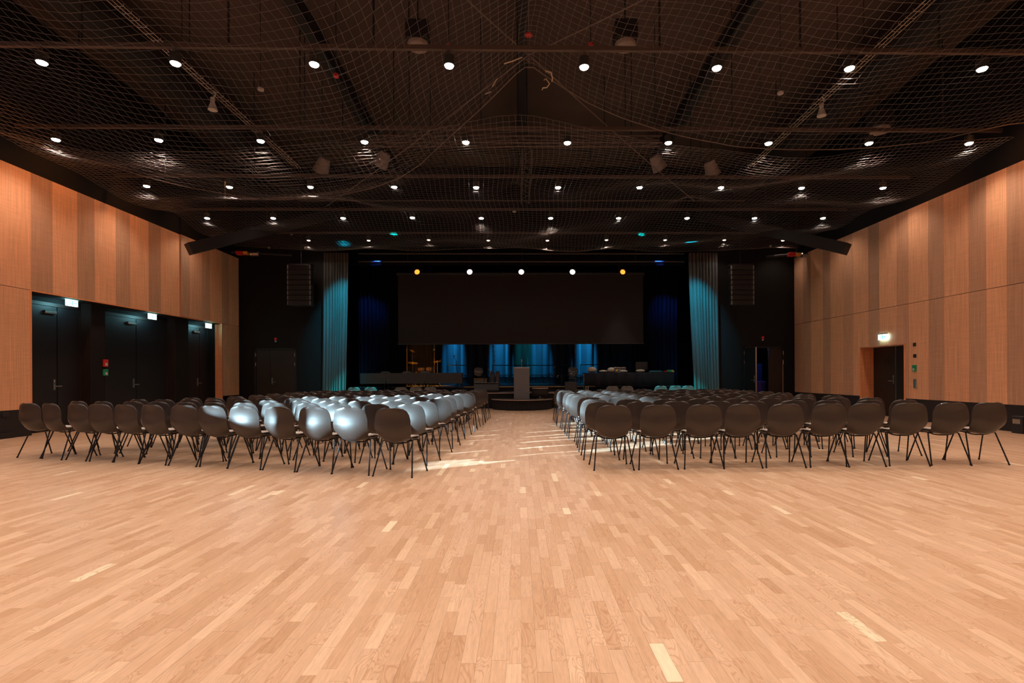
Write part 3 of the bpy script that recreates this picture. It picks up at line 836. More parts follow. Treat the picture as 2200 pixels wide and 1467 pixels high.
# ------------------------------------------------------------------ safety net
HK = W(1136, 118, z=7.15)      # gathering hook
PEAKS = [(HK.x, HK.y, 1.55, 1.0), (-5.1, 15.2, 0.8, 1.3), (5.1, 15.2, 0.8, 1.3), (-10.4, 9.0, 0.5, 1.6), (10.4, 9.0, 0.5, 1.6), (-10.4, 15.5, 0.2, 1.6), (10.4, 15.5, 0.2, 1.6),
         (-4.8, 4.0, 1.0, 1.3), (4.8, 4.0, 1.0, 1.3), (-10.4, 4.0, 0.8, 1.4), (10.4, 4.0, 0.8, 1.4), (0.0, 13.6, 0.5, 1.3), (-1.5, 3.6, 0.9, 1.2), (0, 19.3, 0.25, 1.5)]
VALLEYS = [(-5.9, 12.0, -0.42, 2.3), (5.6, 10.2, -0.36, 2.2), (-8.5, 9.5, -0.2, 1.8), (8.7, 12.5, -0.15, 2.0), (0.0, 17.6, -0.25, 3.0), (-3, 8.0, -0.2, 1.5), (3.2, 8.4, -0.2, 1.6), (-6.5, 17.3, -0.1, 1.8), (6.5, 17.3, -0.1, 1.8), (2.2, 5.4, 0.5, 1.4)]
def net_h(x, y):
    z = 5.98 + 0.02 * np.sin(x * 2.1 + y) + 0.02 * np.sin(y * 2.7 - x * 0.8)
    for (px, py, a, L) in PEAKS:
        r = np.sqrt((x - px) ** 2 + (y - py) ** 2)
        z = z + a * np.exp(-r / L)
    for (px, py, a, L) in VALLEYS:
        r2 = ((x - px) ** 2 + (y - py) ** 2) / (L * L)
        z = z + a * np.exp(-r2)
    return z
EDGE = [(-40, 270, 6.25), (0, 290, 6.1), (100, 318, 5.95), (200, 345, 5.8), (300, 375, 5.66), (400, 402, 5.55), (560, 430, 5.48), (700, 425, 5.55), (800, 403, 5.66), (870, 370, 5.8), (930, 310, 6.1), (1050, 200, 6.65), (1136, 127, 7.1),
        (1230, 190, 6.72), (1320, 243, 6.3), (1450, 290, 5.95), (1600, 318, 5.75), (1750, 322, 5.7), (1870, 319, 5.73), (2000, 305, 5.85), (2200, 262, 6.15)]
EP = np.array([list(W(px, py, z=z)) for px, py, z in EDGE])
def edge_at(x):
    k = np.array([-0.3, -0.15, 0, 0.15, 0.3])
    ye = np.mean([np.interp(x + d, EP[:, 0], EP[:, 1]) for d in k], axis=0)
    ze = np.mean([np.interp(x + d, EP[:, 0], EP[:, 2]) for d in k], axis=0)
    return ye, ze
def net_grid(kind, step):
    if kind == 'near':
        nx = int(20.9 / step) + 1; ny = int(7.4 / step) + 1
        X, V = np.meshgrid(np.linspace(-10.45, 10.45, nx), np.linspace(0, 1, ny), indexing='ij')
        ye, ze = edge_at(X)
        Y = 3.0 + (ye - 3.0) * V
        w = V ** 2.2
        zt = 6.95 + 0.35 * np.cos((X - 0.2) * 2 * PI / 9.8) * (1 - V) + 0.25 * np.exp(-((np.abs(X) - 10.4) / 1.2) ** 2)
        # pleats running down to the hook, swags between the lashings
        Z = zt * (1 - w) + ze * w - 0.16 * np.sin(PI * V) * (1 - np.exp(-np.abs(X - HK.x) / 2.0)) * (1 + 0.5 * np.sin(X * 1.5))
        Z += 0.05 * np.sin(X * 3.1 + Y * 0.8) * V * (1 - V) * 2 + 0.05 * np.sin(X * 0.9 + Y * 2.3) * np.sin(PI * V)
        g = 0.45 * np.exp(-np.abs(X - HK.x) / 1.1) * V ** 2
        X = X - (X - HK.x) * g
        X = X + 0.05 * np.sin(Y * 1.9 + X * 0.5)
        return X, Y, Z
    nx = int(20.6 / step) + 1; ny = int(9.6 / step) + 1
    X, V = np.meshgrid(np.linspace(-10.35, 10.35, nx), np.linspace(0, 1, ny), indexing='ij')
    Y = 10.4 + 8.8 * V - 0.35 * V * np.cos(X * 0.6)
    Z = net_h(X, Y) - 0.08 * np.cos(X * 2 * PI / 5.1) * np.sin(PI * V) + 0.06 * np.sin(Y * 2.2 + X * 0.7)
    X = X + 0.06 * np.sin(Y * 1.7 + 0.6 * np.sin(X)); Y = Y + 0.06 * np.sin(X * 1.3 + 0.7 * np.sin(Y * 0.9))
    return X, Y, Z
def net_piece(name, label, kind, step, r):
    X, Y, Z = net_grid(kind, step)
    nx, ny = X.shape
    rng = np.random.default_rng(3)
    P = np.stack([X, Y, Z], -1)
    P += rng.normal(0, 0.004, P.shape)
    rim = P[:, -1, :].copy()
    P = P.reshape(-1, 3)
    idx = np.arange(nx * ny).reshape(nx, ny)
    E = np.concatenate([np.stack([idx[:-1].ravel(), idx[1:].ravel()], 1), np.stack([idx[:, :-1].ravel(), idx[:, 1:].ravel()], 1)])
    A, B = P[E[:, 0]], P[E[:, 1]]
    D = B - A; D /= np.linalg.norm(D, axis=1, keepdims=True)
    U = np.cross(D, np.array([0, 0, 1.0])); U /= np.linalg.norm(U, axis=1, keepdims=True)
    V = np.cross(U, D)
    n = 4
    vs = []
    for k in range(n):
        t = 2 * PI * k / n
        o = (U * math.cos(t) + V * math.sin(t)) * r
        vs.append(A + o); vs.append(B + o)
    vs = np.stack(vs, 1).reshape(-1, 3)          # per edge: A0 B0 A1 B1 ...
    base = np.arange(len(E)) * (2 * n)
    faces = []
    for k in range(n):
        k2 = (k + 1) % n
        faces.append(np.stack([base + 2 * k, base + 2 * k2, base + 2 * k2 + 1, base + 2 * k + 1], 1))
    faces = np.concatenate(faces)
    me = bpy.data.meshes.new(name)
    me.vertices.add(len(vs)); me.vertices.foreach_set('co', vs.ravel())
    me.loops.add(faces.size); me.loops.foreach_set('vertex_index', faces.ravel().astype(np.int32))
    me.polygons.add(len(faces)); me.polygons.foreach_set('loop_start', (np.arange(len(faces)) * 4).astype(np.int32))
    me.polygons.foreach_set('loop_total', np.full(len(faces), 4, dtype=np.int32))
    me.polygons.foreach_set('use_smooth', np.ones(len(faces), dtype=bool))
    me.materials.append(M['net'])
    me.update(calc_edges=True)
    o = link(name, me)
    MB().tube([tuple(p) for p in rim[::2]], 0.009, 5).build('border_rope', M['cable'], o, True)
    return tag(o, label, 'net')
net_piece('ceiling_net', 'near black mesh net sagging under the ceiling from the central hook', 'near', 0.135, 0.0026)
net_piece('ceiling_net', 'far black mesh net sagging towards the stage below the ceiling', 'far', 0.125, 0.0028)
# hook and ropes
t = thing('net_hook', 'steel hook with a red disc gathering the net on the nearest bar', 'hook', HK)
MB().lathe([(0.02, 0.33), (0.065, 0.35), (0.065, 0.38), (0.02, 0.4)], (0, 0, 0), 16).build('red_disc', M['red'], t, True)
part_tube('hanger_wire', [(0, 0, 0.36), (0, 0, ZC - HK.z)], 0.006, M['steel'], t, 6)
MB().tube([(0, 0, 0.34), (0, 0, 0.02), (0.03, 0, -0.05), (0.01, 0, -0.12), (-0.04, 0, -0.1), (-0.045, 0, -0.06)], 0.011, 8).build('hook', M['chrome'], t, True)
def rope(name, label, pts, z, r, m, cat='rope'):
    P = [W(px, py, z=z + dz) for (px, py, dz) in pts]
    return tag(MB().tube(P, r, 6).build(name, m, None, True), label, cat)
rope('lashing_rope', 'loose tan rope loop just right of the central hook', [(1172, 152, 0), (1184, 156, 0), (1187, 168, 0), (1186, 175, 0)], 6.75, 0.012, M['rope'])
rope('lashing_rope', 'zigzag tan rope end hanging below the loop', [(1169, 172, 0), (1173, 169, 0), (1181, 180, 0), (1175, 188, 0), (1166, 189, 0), (1165, 193, 0)], 6.7, 0.010, M['rope'])
rope('lashing_rope', 'straight tan rope end left of the central hook', [(1083, 137, 0), (1102, 131, 0), (1122, 123, 0)], 6.8, 0.010, M['rope'])
rope('lashing_rope', 'short tan rope tail left below the hook', [(1058, 186, 0), (1068, 169, 0)], 6.7, 0.009, M['rope'])
rope('lashing_rope', 'lowest short tan rope tail left of the hook', [(1043, 202, 0), (1055, 197, 0)], 6.65, 0.010, M['rope'])
def cable(pa, pb, label, sag=0.15, mid=None):
    pts = [Vector(pa).lerp(Vector(pb), i / 12) + Vector((0, 0, -sag * 4 * (i / 12) * (1 - i / 12))) for i in range(13)]
    tag(MB().tube(pts, 0.011, 6).build('net_cable', M['cable'], None, True), label, 'cable')
C1 = (W(1492, 432, y=15.2)); C2 = (W(700, 444, y=15.2))
cable(HK, C1, 'steel net cable from the hook to the far right', 0.05)
cable(HK, C2, 'steel net cable from the hook to the far left', 0.05)
cable(HK, W(940, -60, z=7.1), 'steel net cable from the hook towards the upper left', 0.02)
cable(HK, W(1500, -60, z=7.1), 'steel net cable from the hook towards the upper right', 0.02)

# ------------------------------------------------------------------ chairs
def chair_master():
    # profile from the seat front to the top of the back (y forward, z up)
    prof = [(0.235, 0.432), (0.20, 0.447), (0.12, 0.449), (0.02, 0.440), (-0.08, 0.428), (-0.15, 0.425), (-0.20, 0.437), (-0.236, 0.475), (-0.258, 0.53), (-0.268, 0.59), (-0.263, 0.65), (-0.257, 0.71), (-0.258, 0.77), (-0.264, 0.815), (-0.270, 0.843), (-0.274, 0.857)]
    half = [0.10, 0.185, 0.215, 0.222, 0.215, 0.207, 0.211, 0.222, 0.234, 0.240, 0.242, 0.238, 0.223, 0.196, 0.152, 0.088]
    nu = 13; th = 0.009
    top = []
    for i, ((y, z), h) in enumerate(zip(prof, half)):
        a = prof[max(i - 1, 0)]; b = prof[min(i + 1, len(prof) - 1)]
        t = Vector((0, b[0] - a[0], b[1] - a[1])).normalized()
        nrm = Vector((0, -t.z, t.y))          # towards the sitter / up
        if nrm.z < 0 and i < 6: nrm = -nrm
        if i >= 6 and nrm.y < 0: nrm = -nrm
        fr = i / (len(prof) - 1)
        bowl = 0.010 + 0.080 * math.exp(-((i - 6.2) / 2.2) ** 2) + 0.028 * max(0.0, min(1.0, (i - 6) / 3.0)) * (1 - 0.6 * max(0, (i - 11) / 4.0))
        for k in range(nu):
            u = -1 + 2 * k / (nu - 1)
            p = Vector((h * u, y, z)) + nrm * bowl * abs(u) ** 2.2
            top.append((p, nrm))
    R = len(prof)
    vs = [p for p, n in top] + [p - n * th for p, n in top]
    fs = []
    Nn = R * nu
    for i in range(R - 1):
        for k in range(nu - 1):
            q = i * nu + k
            fs.append((q, q + nu, q + nu + 1, q + 1))
            fs.append((Nn + q, Nn + q + 1, Nn + q + nu + 1, Nn + q + nu))
    for k in range(nu - 1):
        fs.append((k, k + 1, Nn + k + 1, Nn + k)); q = (R - 1) * nu + k; fs.append((q + 1, q, Nn + q, Nn + q + 1))
    for i in range(R - 1):
        q = i * nu; fs.append((q + nu, q, Nn + q, Nn + q + nu)); q = i * nu + nu - 1; fs.append((q, q + nu, Nn + q + nu, Nn + q))
    shell = MB().add(vs, fs).mesh('shell', M['shell'], True)
    # pad: thin rounded cushion
    pad = MB(); n = 20; pv = []; pf = []
    for (s, z) in ((0.92, 0.0), (1.0, 0.008), (0.98, 0.02), (0.85, 0.026)):
        for i in range(n):
            a = 2 * PI * i / n; c_, s_ = math.cos(a), math.sin(a)
            x = 0.205 * s * math.copysign(abs(c_) ** 0.55, c_); y = 0.04 + 0.17 * s * math.copysign(abs(s_) ** 0.55, s_)
            pv.append((x, y, 0.452 + z + 0.035 * (abs(x) / 0.205) ** 2.2 * (0.8 if y < 0.05 else 0.35)))
    for k in range(3):
        for i in range(n):
            j = (i + 1) % n; pf.append((k * n + i, k * n + j, (k + 1) * n + j, (k + 1) * n + i))
    pf.append(tuple(reversed(range(n)))); pf.append(tuple(range(3 * n, 4 * n)))
    pad = pad.add(pv, pf).mesh('seat_pad', M['pad'], True)
    legs = []
    for sx in (-1, 1):
        for sy in (-1, 1):
            yt = 0.10 if sy > 0 else -0.09
            foot = Vector((sx * 0.262, sy * 0.235, 0.006))
            shoulder = Vector((sx * 0.205, yt, 0.425))
            pts = [Vector((sx * 0.165, yt * 0.8, 0.432)), Vector((sx * 0.19, yt * 0.9, 0.436)), shoulder, shoulder.lerp(foot, 0.5), foot]
            m = MB().tube(pts, 0.0095, 7).lathe([(0.012, 0), (0.013, 0.012), (0.010, 0.02)], (foot.x, foot.y, 0), 8).mesh('leg', M['legs'], True)
            legs.append(m)
    fr = MB()
    for yt in (-0.072, 0.08):
        z0 = 0.408 if yt < 0 else 0.425
        fr.tube([(-0.167, yt, 0.432), (-0.12, yt, z0 + 0.004), (-0.05, yt, z0 - 0.006), (0.05, yt, z0 - 0.006), (0.12, yt, z0 + 0.004), (0.167, yt, 0.432)], 0.0095, 7)
    fr.tube([(-0.12, -0.072, 0.412), (-0.12, 0.08, 0.429)], 0.008, 6).tube([(0.12, -0.072, 0.412), (0.12, 0.08, 0.429)], 0.008, 6)
    fr = fr.mesh('underframe', M['legs'], True)
    return shell, pad, legs, fr
SHELL, PAD, LEGS, FRAME = chair_master()
PALESHELL = SHELL.copy(); PALESHELL.materials.clear(); PALESHELL.materials.append(M['paleshell'])
def chair(x, y, rz, label, group, z=0.0, shell=None):
    t = thing('shell_chair', label, 'chair', (x, y, z), rz, group)
    link('shell', shell or SHELL, t); link('seat_pad', PAD, t); link('underframe', FRAME, t)
    for l in LEGS: link('leg', l, t)
    return t
ORD2 = ORD + ['eleventh', 'twelfth', 'thirteenth']
rngc = random.Random(4)
# left block: fanned rows
LN = [13, 12, 11, 10, 9, 9, 9, 9, 9, 9, 9]
px0 = [65, 113, 170, 215, 272, 330, 395, 455, 523, 600, 675, 750, 840]
for i, n in enumerate(LN):
    f = i / 10.0
    ang = math.radians(16.0 * (1 - f) ** 0.8)
    xr_, yr_ = -1.52 + 0.42 * f, 6.60 + 0.84 * i
    for k in range(n):                    # k counts from the aisle
        if i == 0:
            # centres measured on the nearest row
            yy = 6.60 + 0; xx = 0
            s = [0, 0.55, 1.1, 1.66, 2.22, 2.76, 3.3, 3.86, 4.42, 5.02, 5.52, 6.08, 6.62][k]
        else:
            s = k * 0.552 + rngc.uniform(-0.03, 0.03)
        a2 = ang * (1.0 if i < 2 else 1.0)
        x = xr_ - s * math.cos(a2); y = yr_ + s * math.sin(a2) + rngc.uniform(-0.03, 0.03)
        if i == 0:
            pxc = px0[12 - k]
            y = 6.60
            for _ in range(6):
                x = W(pxc, 905, y=y - 0.2).x + 0.26 * math.sin(ang); y = 6.60 + (-1.52 - x) * math.tan(ang)
        rz = -(ang + rngc.uniform(-0.07, 0.07) + (0.04 if k > 9 else 0))
        chair(x, y, rz, 'dark shell chair, left block, %s row from the camera, %s seat from the aisle' % (ORD2[i], ORD2[k]), 'dark shell chairs in the left block')
RX = [1319, 1414, 1514, 1596, 1691, 1783, 1863, 1958, 2047, 2128]
RN = [10, 9, 9, 9, 9, 9, 9, 9, 9, 9]
for i in range(10):
    for k in range(RN[i]):
        yb = 6.93 + 0.83 * i
        if i == 0:
            p = W(RX[k], 905, y=yb - 0.24 + 0.02 * k)
            x = p.x; y = yb + 0.02 * k
        else:
            x = 1.24 + (0.03 if i in (2, 3) else -0.03) + k * (0.58 if i < 3 else 0.565) + rngc.uniform(-0.035, 0.035)
            y = yb + 0.02 * k + rngc.uniform(-0.03, 0.03)
        rz = -math.radians(1.5) + rngc.uniform(-0.05, 0.05)
        if i == 0: rz = [0.0, 0.02, -0.02, 0.03, -0.05, 0.0, -0.04, -0.08, -0.06, -0.02][k]
        chair(x, y, rz, 'dark shell chair, right block, %s row from the camera, %s seat from the aisle' % (ORD2[i], ORD2[k]), 'dark shell chairs in the right block')
# pale chairs along the stage front
for k, (px, lab) in enumerate(((760, 'leftmost pale chair by the stage beside the left curtain'), (796, 'second pale chair by the stage, near the left curtain'), (861, 'third pale chair by the stage, in front of the left table'), (893.5, 'fourth pale chair by the stage, in front of the left table'), (924, 'fifth pale chair by the stage, nearest the lectern from the left'),
                (1316, 'pale chair in front of the left end of the navy table'), (1347.6, 'second pale chair in front of the navy table'), (1420, 'pale chair in front of the right end of the navy table'), (1451.6, 'pale chair right of the navy table end'), (1478.5, 'rightmost pale chair, in front of the right curtain'))):
    p = W(px, 850, y=18.55)
    chair(p.x, 18.8, 0.0, lab, 'pale chairs along the stage front', shell=PALESHELL)

# ------------------------------------------------------------------ stage
stg = MB()
stg.box(-SX + 0.02, SX - 0.02, 19.66, 21.5, 0.0, 0.575)
t = tag(stg.build('stage_platform', M['skirt']), 'low dark stage platform running behind the round podium', 'stage')
MB().box(-SX + 0.02, SX - 0.02, 19.64, 21.5, 0.575, 0.6).build('stage_deck', M['stagefloor'], t)
MB().box(-1.35, 1.35, 19.625, 19.645, 0.572, 0.603).build('edge_trim', M['lip'], t)
t = tag(MB().box(-SX + 0.02, SX - 0.02, 21.5, 29.6, 0.0, 0.775).build('stage_riser', M['skirt']), 'higher rear stage level with a yellow lit front edge', 'stage')
MB().box(-SX + 0.02, SX - 0.02, 21.49, 29.6, 0.775, 0.8).build('stage_deck', M['stagefloor'], t)
MB().box(-2.3, 3.2, 21.475, 21.492, 0.772, 0.803).build('edge_trim', M['lip_yellow'], t)
# round front podium
cx0 = W(1122, 870, y=18.4).x
pod = thing('podium_step', 'low semicircular podium with a black pleated skirt before the stage', 'podium', (cx0, 19.62, 0))
def arc(R, n=48, wob=0.0):
    pts = []
    for i in range(n + 1):
        a = PI + PI * i / n
        r = R * (1 + wob * math.sin(i * 2.4))
        pts.append((r * 1.0 * math.cos(a), r * 1.22 * math.sin(a)))
    return pts
MB().prism(arc(1.13, 120, 0.008), 0.0, 0.355).build('pleated_skirt', M['skirt'], pod)
MB().prism(arc(1.16), 0.355, 0.38).build('top', M['stagefloor'], pod)
e = MB()
pts = [(x, y, 0.372) for x, y in arc(1.165, 40)]
e.tube(pts, 0.012, 6); e.build('edge_trim', M['lip'], pod, True)

# lectern
p = W(1121, 856, y=19.0)
t = thing('lectern', 'plain tall grey lectern standing on the round podium', 'lectern', (p.x, 19.05, 0.38))
MB().box(-0.29, 0.29, -0.02, 0.0, 0, 1.16, 0.004).build('front_panel', M['lectern'], t)
MB().box(-0.29, -0.27, 0.0, 0.4, 0, 1.14).build('side_panel', M['lectern'], t)
MB().box(0.27, 0.29, 0.0, 0.4, 0, 1.14).build('side_panel', M['lectern'], t)
MB().add([(-0.3, -0.03, 1.16), (0.3, -0.03, 1.16), (0.3, 0.42, 1.08), (-0.3, 0.42, 1.08), (-0.3, -0.03, 1.185), (0.3, -0.03, 1.185), (0.3, 0.42, 1.105), (-0.3, 0.42, 1.105)],
         [(0, 3, 2, 1), (4, 5, 6, 7), (0, 1, 5, 4), (1, 2, 6, 5), (2, 3, 7, 6), (3, 0, 4, 7)]).build('sloping_top', M['lectern_top'], t)
MB().box(-0.27, 0.27, 0.02, 0.38, 0.6, 0.62).build('shelf', M['lectern'], t)
t = thing('gooseneck_microphone', 'thin microphone on its stem standing on the lectern', 'microphone', (p.x, 19.2, 0.38 + 1.145))
MB().tube([(0, 0, 0.0), (0, 0, 0.17), (0.002, -0.01, 0.25)], 0.007, 7).build('stem', M['steel'], t, True)
MB().lathe([(0.008, 0), (0.015, 0.02), (0.016, 0.07), (0.008, 0.09)], (0.002, -0.01, 0.25), 10).build('microphone_head', M['white'], t, True)

# screen
s0 = W(855, 592, y=21.0); s1 = W(1382, 737, y=21.0)
sc = thing('projection_screen', 'very wide dark screen hanging above the stage', 'screen', (0, 21.0, 0))
MB().box(s0.x, s1.x, -0.006, 0.006, s1.z, s0.z).build('screen_cloth', M['screen'], sc)
MB().box(s0.x - 0.03, s1.x + 0.03, -0.03, 0.03, s1.z - 0.03, s1.z + 0.01).build('bottom_batten', M['blackbox'], sc)
MB().box(s0.x - 0.05, s1.x + 0.05, -0.06, 0.06, s0.z, s0.z + 0.1).build('roller_case', M['blackbox'], sc)
for f in (0.1, 0.5, 0.9):
    x = s0.x + (s1.x - s0.x) * f
    part_tube('hanger_rod', [(x, 0, s0.z + 0.1), (x, 0, ZC)], 0.012, M['beam'], sc, 6)

# curtains
def curtain(name, label, cat, xa0, xa1, xb0, xb1, y, z0, z1, folds, depth, m, head=None, seed=0, headh=0.35):
    """xa: extent at the top, xb: extent at the bottom"""
    r = random.Random(seed); nx = folds * 8; nz = 14
    ph = [r.uniform(-0.5, 0.5) for _ in range(folds + 2)]; am = [r.uniform(0.5, 1.0) for _ in range(folds + 2)]
    vs = []; fs = []
    for j in range(nz + 1):
        v = j / nz; z = z1 + (z0 - z1) * v
        w = v ** 1.4
        for i in range(nx + 1):
            u = i / nx
            x = (xa0 + (xa1 - xa0) * u) * (1 - w) + (xb0 + (xb1 - xb0) * u) * w
            k = u * folds; kk = int(min(k, folds))
            a = am[kk] * (1 - (k - kk)) + am[min(kk + 1, folds + 1)] * (k - kk)
            p_ = ph[kk] * (1 - (k - kk)) + ph[min(kk + 1, folds + 1)] * (k - kk)
            d = depth * a * math.sin(2 * PI * k + p_ * 2 + 0.5 * math.sin(3 * v + kk))
            x += 0.25 * depth * math.cos(2 * PI * k + p_)
            vs.append((x, y + d, z))
    for j in range(nz):
        for i in range(nx):
            q = j * (nx + 1) + i; fs.append((q, q + nx + 1, q + nx + 2, q + 1))
    me = MB().add(vs, fs).mesh(name, m, True)
    o = link(name, me)
    sd = o.modifiers.new('cloth_thickness', 'SOLIDIFY'); sd.thickness = 0.008
    if label: tag(o, label, cat)
    if head is not None:
        hv = [v for v in vs[:nx + 1]]
        b = MB()
        v2 = [(x, yy - 0.012, z1 + 0.01) for x, yy, _ in hv] + [(x, yy - 0.012, z1 - headh) for x, yy, _ in hv]
        v2 += [(x, yy + 0.012, z1 + 0.01) for x, yy, _ in hv] + [(x, yy + 0.012, z1 - headh) for x, yy, _ in hv]
        n1 = nx + 1
        f2 = []
        for i in range(nx):
            f2.append((i, n1 + i, n1 + i + 1, i + 1)); f2.append((2 * n1 + i, 2 * n1 + i + 1, 3 * n1 + i + 1, 3 * n1 + i)); f2.append((i, i + 1, 2 * n1 + i + 1, 2 * n1 + i)); f2.append((n1 + i, 3 * n1 + i, 3 * n1 + i + 1, n1 + i + 1))
        b.add(v2, f2).build('heading_band', head, o, True)
    return o
yc = 19.42
a0, a1, b0, b1 = W(695, 600, y=yc).x, W(748, 600, y=yc).x, W(692, 840, y=yc).x, W(741, 840, y=yc).x
z1 = W(720, 544, y=yc).z
curtain('stage_curtain', 'grey pleated curtain lit teal at the left side of the stage', 'curtain', a0, a1, b0, b1, yc, 0.02, z1, 9, 0.06, M['curtain'], M['curtain_top'], 1)
a0, a1, b0, b1 = W(1479, 600, y=yc).x, W(1541, 600, y=yc).x, W(1494, 840, y=yc).x, W(1545, 840, y=yc).x
curtain('stage_curtain', 'grey pleated curtain lit teal at the right side of the stage', 'curtain', a0, a1, b0, b1, yc, 0.02, z1, 9, 0.06, M['curtain'], M['curtain_top'], 2)
curtain('leg_curtain', 'black leg curtain inside the left of the stage', 'curtain', -6.9, -4.9, -6.9, -4.9, 22.2, 0.81, 6.9, 12, 0.07, M['blackcurtain'], None, 3)
curtain('leg_curtain', 'black leg curtain inside the right of the stage', 'curtain', 4.9, 6.9, 4.9, 6.9, 22.2, 0.81, 6.9, 12, 0.07, M['blackcurtain'], None, 4)
curtain('backdrop_curtain', 'dark backdrop curtain lit in blue stripes behind the stage', 'curtain', -8.2, 8.2, -8.2, 8.2, 28.2, 0.81, 6.9, 40, 0.15, M['bluecurtain'], None, 5)
curtain('border_curtain', 'black border curtain hiding the space above the screen', 'curtain', -6.9, 6.9, -6.9, 6.9, 20.9, 5.75, 8.2, 30, 0.05, M['blackcurtain'], None, 6)

# orange wall washers high on the side walls
for k, (sx, yy, e_) in enumerate(((-1, 9.6, 210), (-1, 11.6, 170), (-1, 13.8, 130), (-1, 16.2, 70), (1, 9.8, 200), (1, 12.6, 60))):
    lamp('wall_wash', 'SPOT', (sx * 9.2, yy, 7.4), e_, (1.0, 0.36, 0.10), aim=(sx * 10.6, yy + 0.4, 4.4), spot_size=math.radians(80), spot_blend=1.0, shadow_soft_size=0.1)
# teal wash on the curtains, from lamps on the fifth bar
for sx in (-1, 1):
    xx = sx * 6.75 if sx < 0 else 6.9
    lamp('curtain_wash', 'SPOT', (sx * 5.9, 17.6, 6.6), 1900, (0.0, 0.50, 0.72), aim=(xx, 19.4, 3.6), spot_size=math.radians(34), spot_blend=0.9, shadow_soft_size=0.05)
    lamp('chair_wash', 'SPOT', (sx * 4.0, 17.2, 6.6), 6500, (0.0, 0.75, 0.8), aim=(sx * 6.0 - (0.1 if sx < 0 else 0), 18.7, 0.7), spot_size=math.radians(22), spot_blend=0.5, shadow_soft_size=0.03)
    lamp('side_wash', 'SPOT', (sx * 5.5, 20.4, 6.2), 800, (0.02, 0.14, 1.0), aim=(sx * 6.6, 21.9, 3.8), spot_size=math.radians(45), spot_blend=0.9, shadow_soft_size=0.05)
# blue lamps over the backdrop
for i, (px, e_, col) in enumerate(((975, 3600, (0.02, 0.4, 1.0)), (1075, 3600, (0.02, 0.42, 1.0)), (1128, 800, (0.0, 0.6, 0.75)), (1160, 2900, (0.02, 0.42, 1.0)), (1258, 4200, (0.02, 0.42, 1.0)))):
    x = W(px, 700, y=28.0).x
    o = lamp('backdrop_lamp_beam', 'SPOT', (x, 27.45, 6.3), e_, col, aim=(x, 28.1, 2.6), spot_size=math.radians(21), spot_blend=1.0, shadow_soft_size=0.03)

# stage lamps
for (px, py, mm, lab) in ((896, 584, 'lens_amber', 'amber stage lamp at the far left above the screen'), (1009, 584, 'lens_white', 'white stage lamp second from the left above the screen'), (1120, 584, 'lens_white', 'white stage lamp in the middle above the screen'), (1230, 584, 'lens_white', 'white stage lamp second from the right above the screen'), (1338, 584, 'lens_amber', 'amber stage lamp at the far right above the screen')):
    c = W(px, py, y=20.3)
    t = thing('stage_lamp', lab, 'stage lamp', c)
    aim = Vector((-c.x * 0.15, -1.0, -0.75)).normalized()
    MB().lathe([(0.07, -0.16), (0.11, -0.12), (0.125, 0.0), (0.12, 0.01), (0.11, -0.01)], (0, 0, 0), 16, aim).build('lamp_can', M['housing'], t, True)
    MB().lathe([(0.10, 0.0), (0.10, 0.012), (0.06, 0.02)], (0, 0, 0), 16, aim).build('lens', M[mm], t)
    l_ = lamp('stage_lamp_beam', 'SPOT', c + aim * 0.05, 90, (1.0, 0.86, 0.8) if mm == 'lens_white' else (1.0, 0.4, 0.06), aim=c + aim * 5, spot_size=math.radians(50), spot_blend=0.8, shadow_soft_size=0.06)
    MB().tube([(-0.14, 0.08, 0.06), (-0.14, 0.08, 0.25), (0.14, 0.08, 0.25), (0.14, 0.08, 0.06)], 0.01, 6).tube([(0, 0.08, 0.25), (0, 0.3, 0.42)], 0.012, 6).build('yoke', M['housing'], t)

# line arrays
for (x0p, x1p, y0p, y1p, lab) in ((617, 667, 568, 656, 'tall black line array loudspeaker hanging left of the stage'), (1571, 1620, 569, 655, 'tall black line array loudspeaker hanging right of the stage')):
    a = W(x0p, y0p, y=18.9); b = W(x1p, y1p, y=18.9)
    t = thing('line_array', lab, 'loudspeaker', ((a.x + b.x) / 2, 18.9, a.z))
    w = (b.x - a.x) / 2; n = 8; h = (a.z - b.z) / n
    for k in range(n):
        c = MB().box(-w + 0.03, w - 0.03, 0.0, 0.4, -(k + 1) * h + 0.008, -k * h - 0.004, 0.012).build('cabinet', M['blackbox'], t)
        MB().box(-w + 0.13, w - 0.13, -0.006, 0.0, -(k + 1) * h + 0.02, -k * h - 0.016).build('grille', M['beam'], c)
        MB().box(-w, -w + 0.03, -0.02, 0.05, -(k + 1) * h + 0.02, -k * h - 0.02).box(w - 0.03, w, -0.02, 0.05, -(k + 1) * h + 0.02, -k * h - 0.02).build('rigging_plate', M['greyplastic'], c)
    MB().box(-w, w, 0.02, 0.4, 0.0, 0.05).build('flying_frame', M['beam'], t)
    part_tube('chain', [(0, 0.2, 0.05), (0, 0.2, ZC - a.z)], 0.012, M['beam'], t, 6)
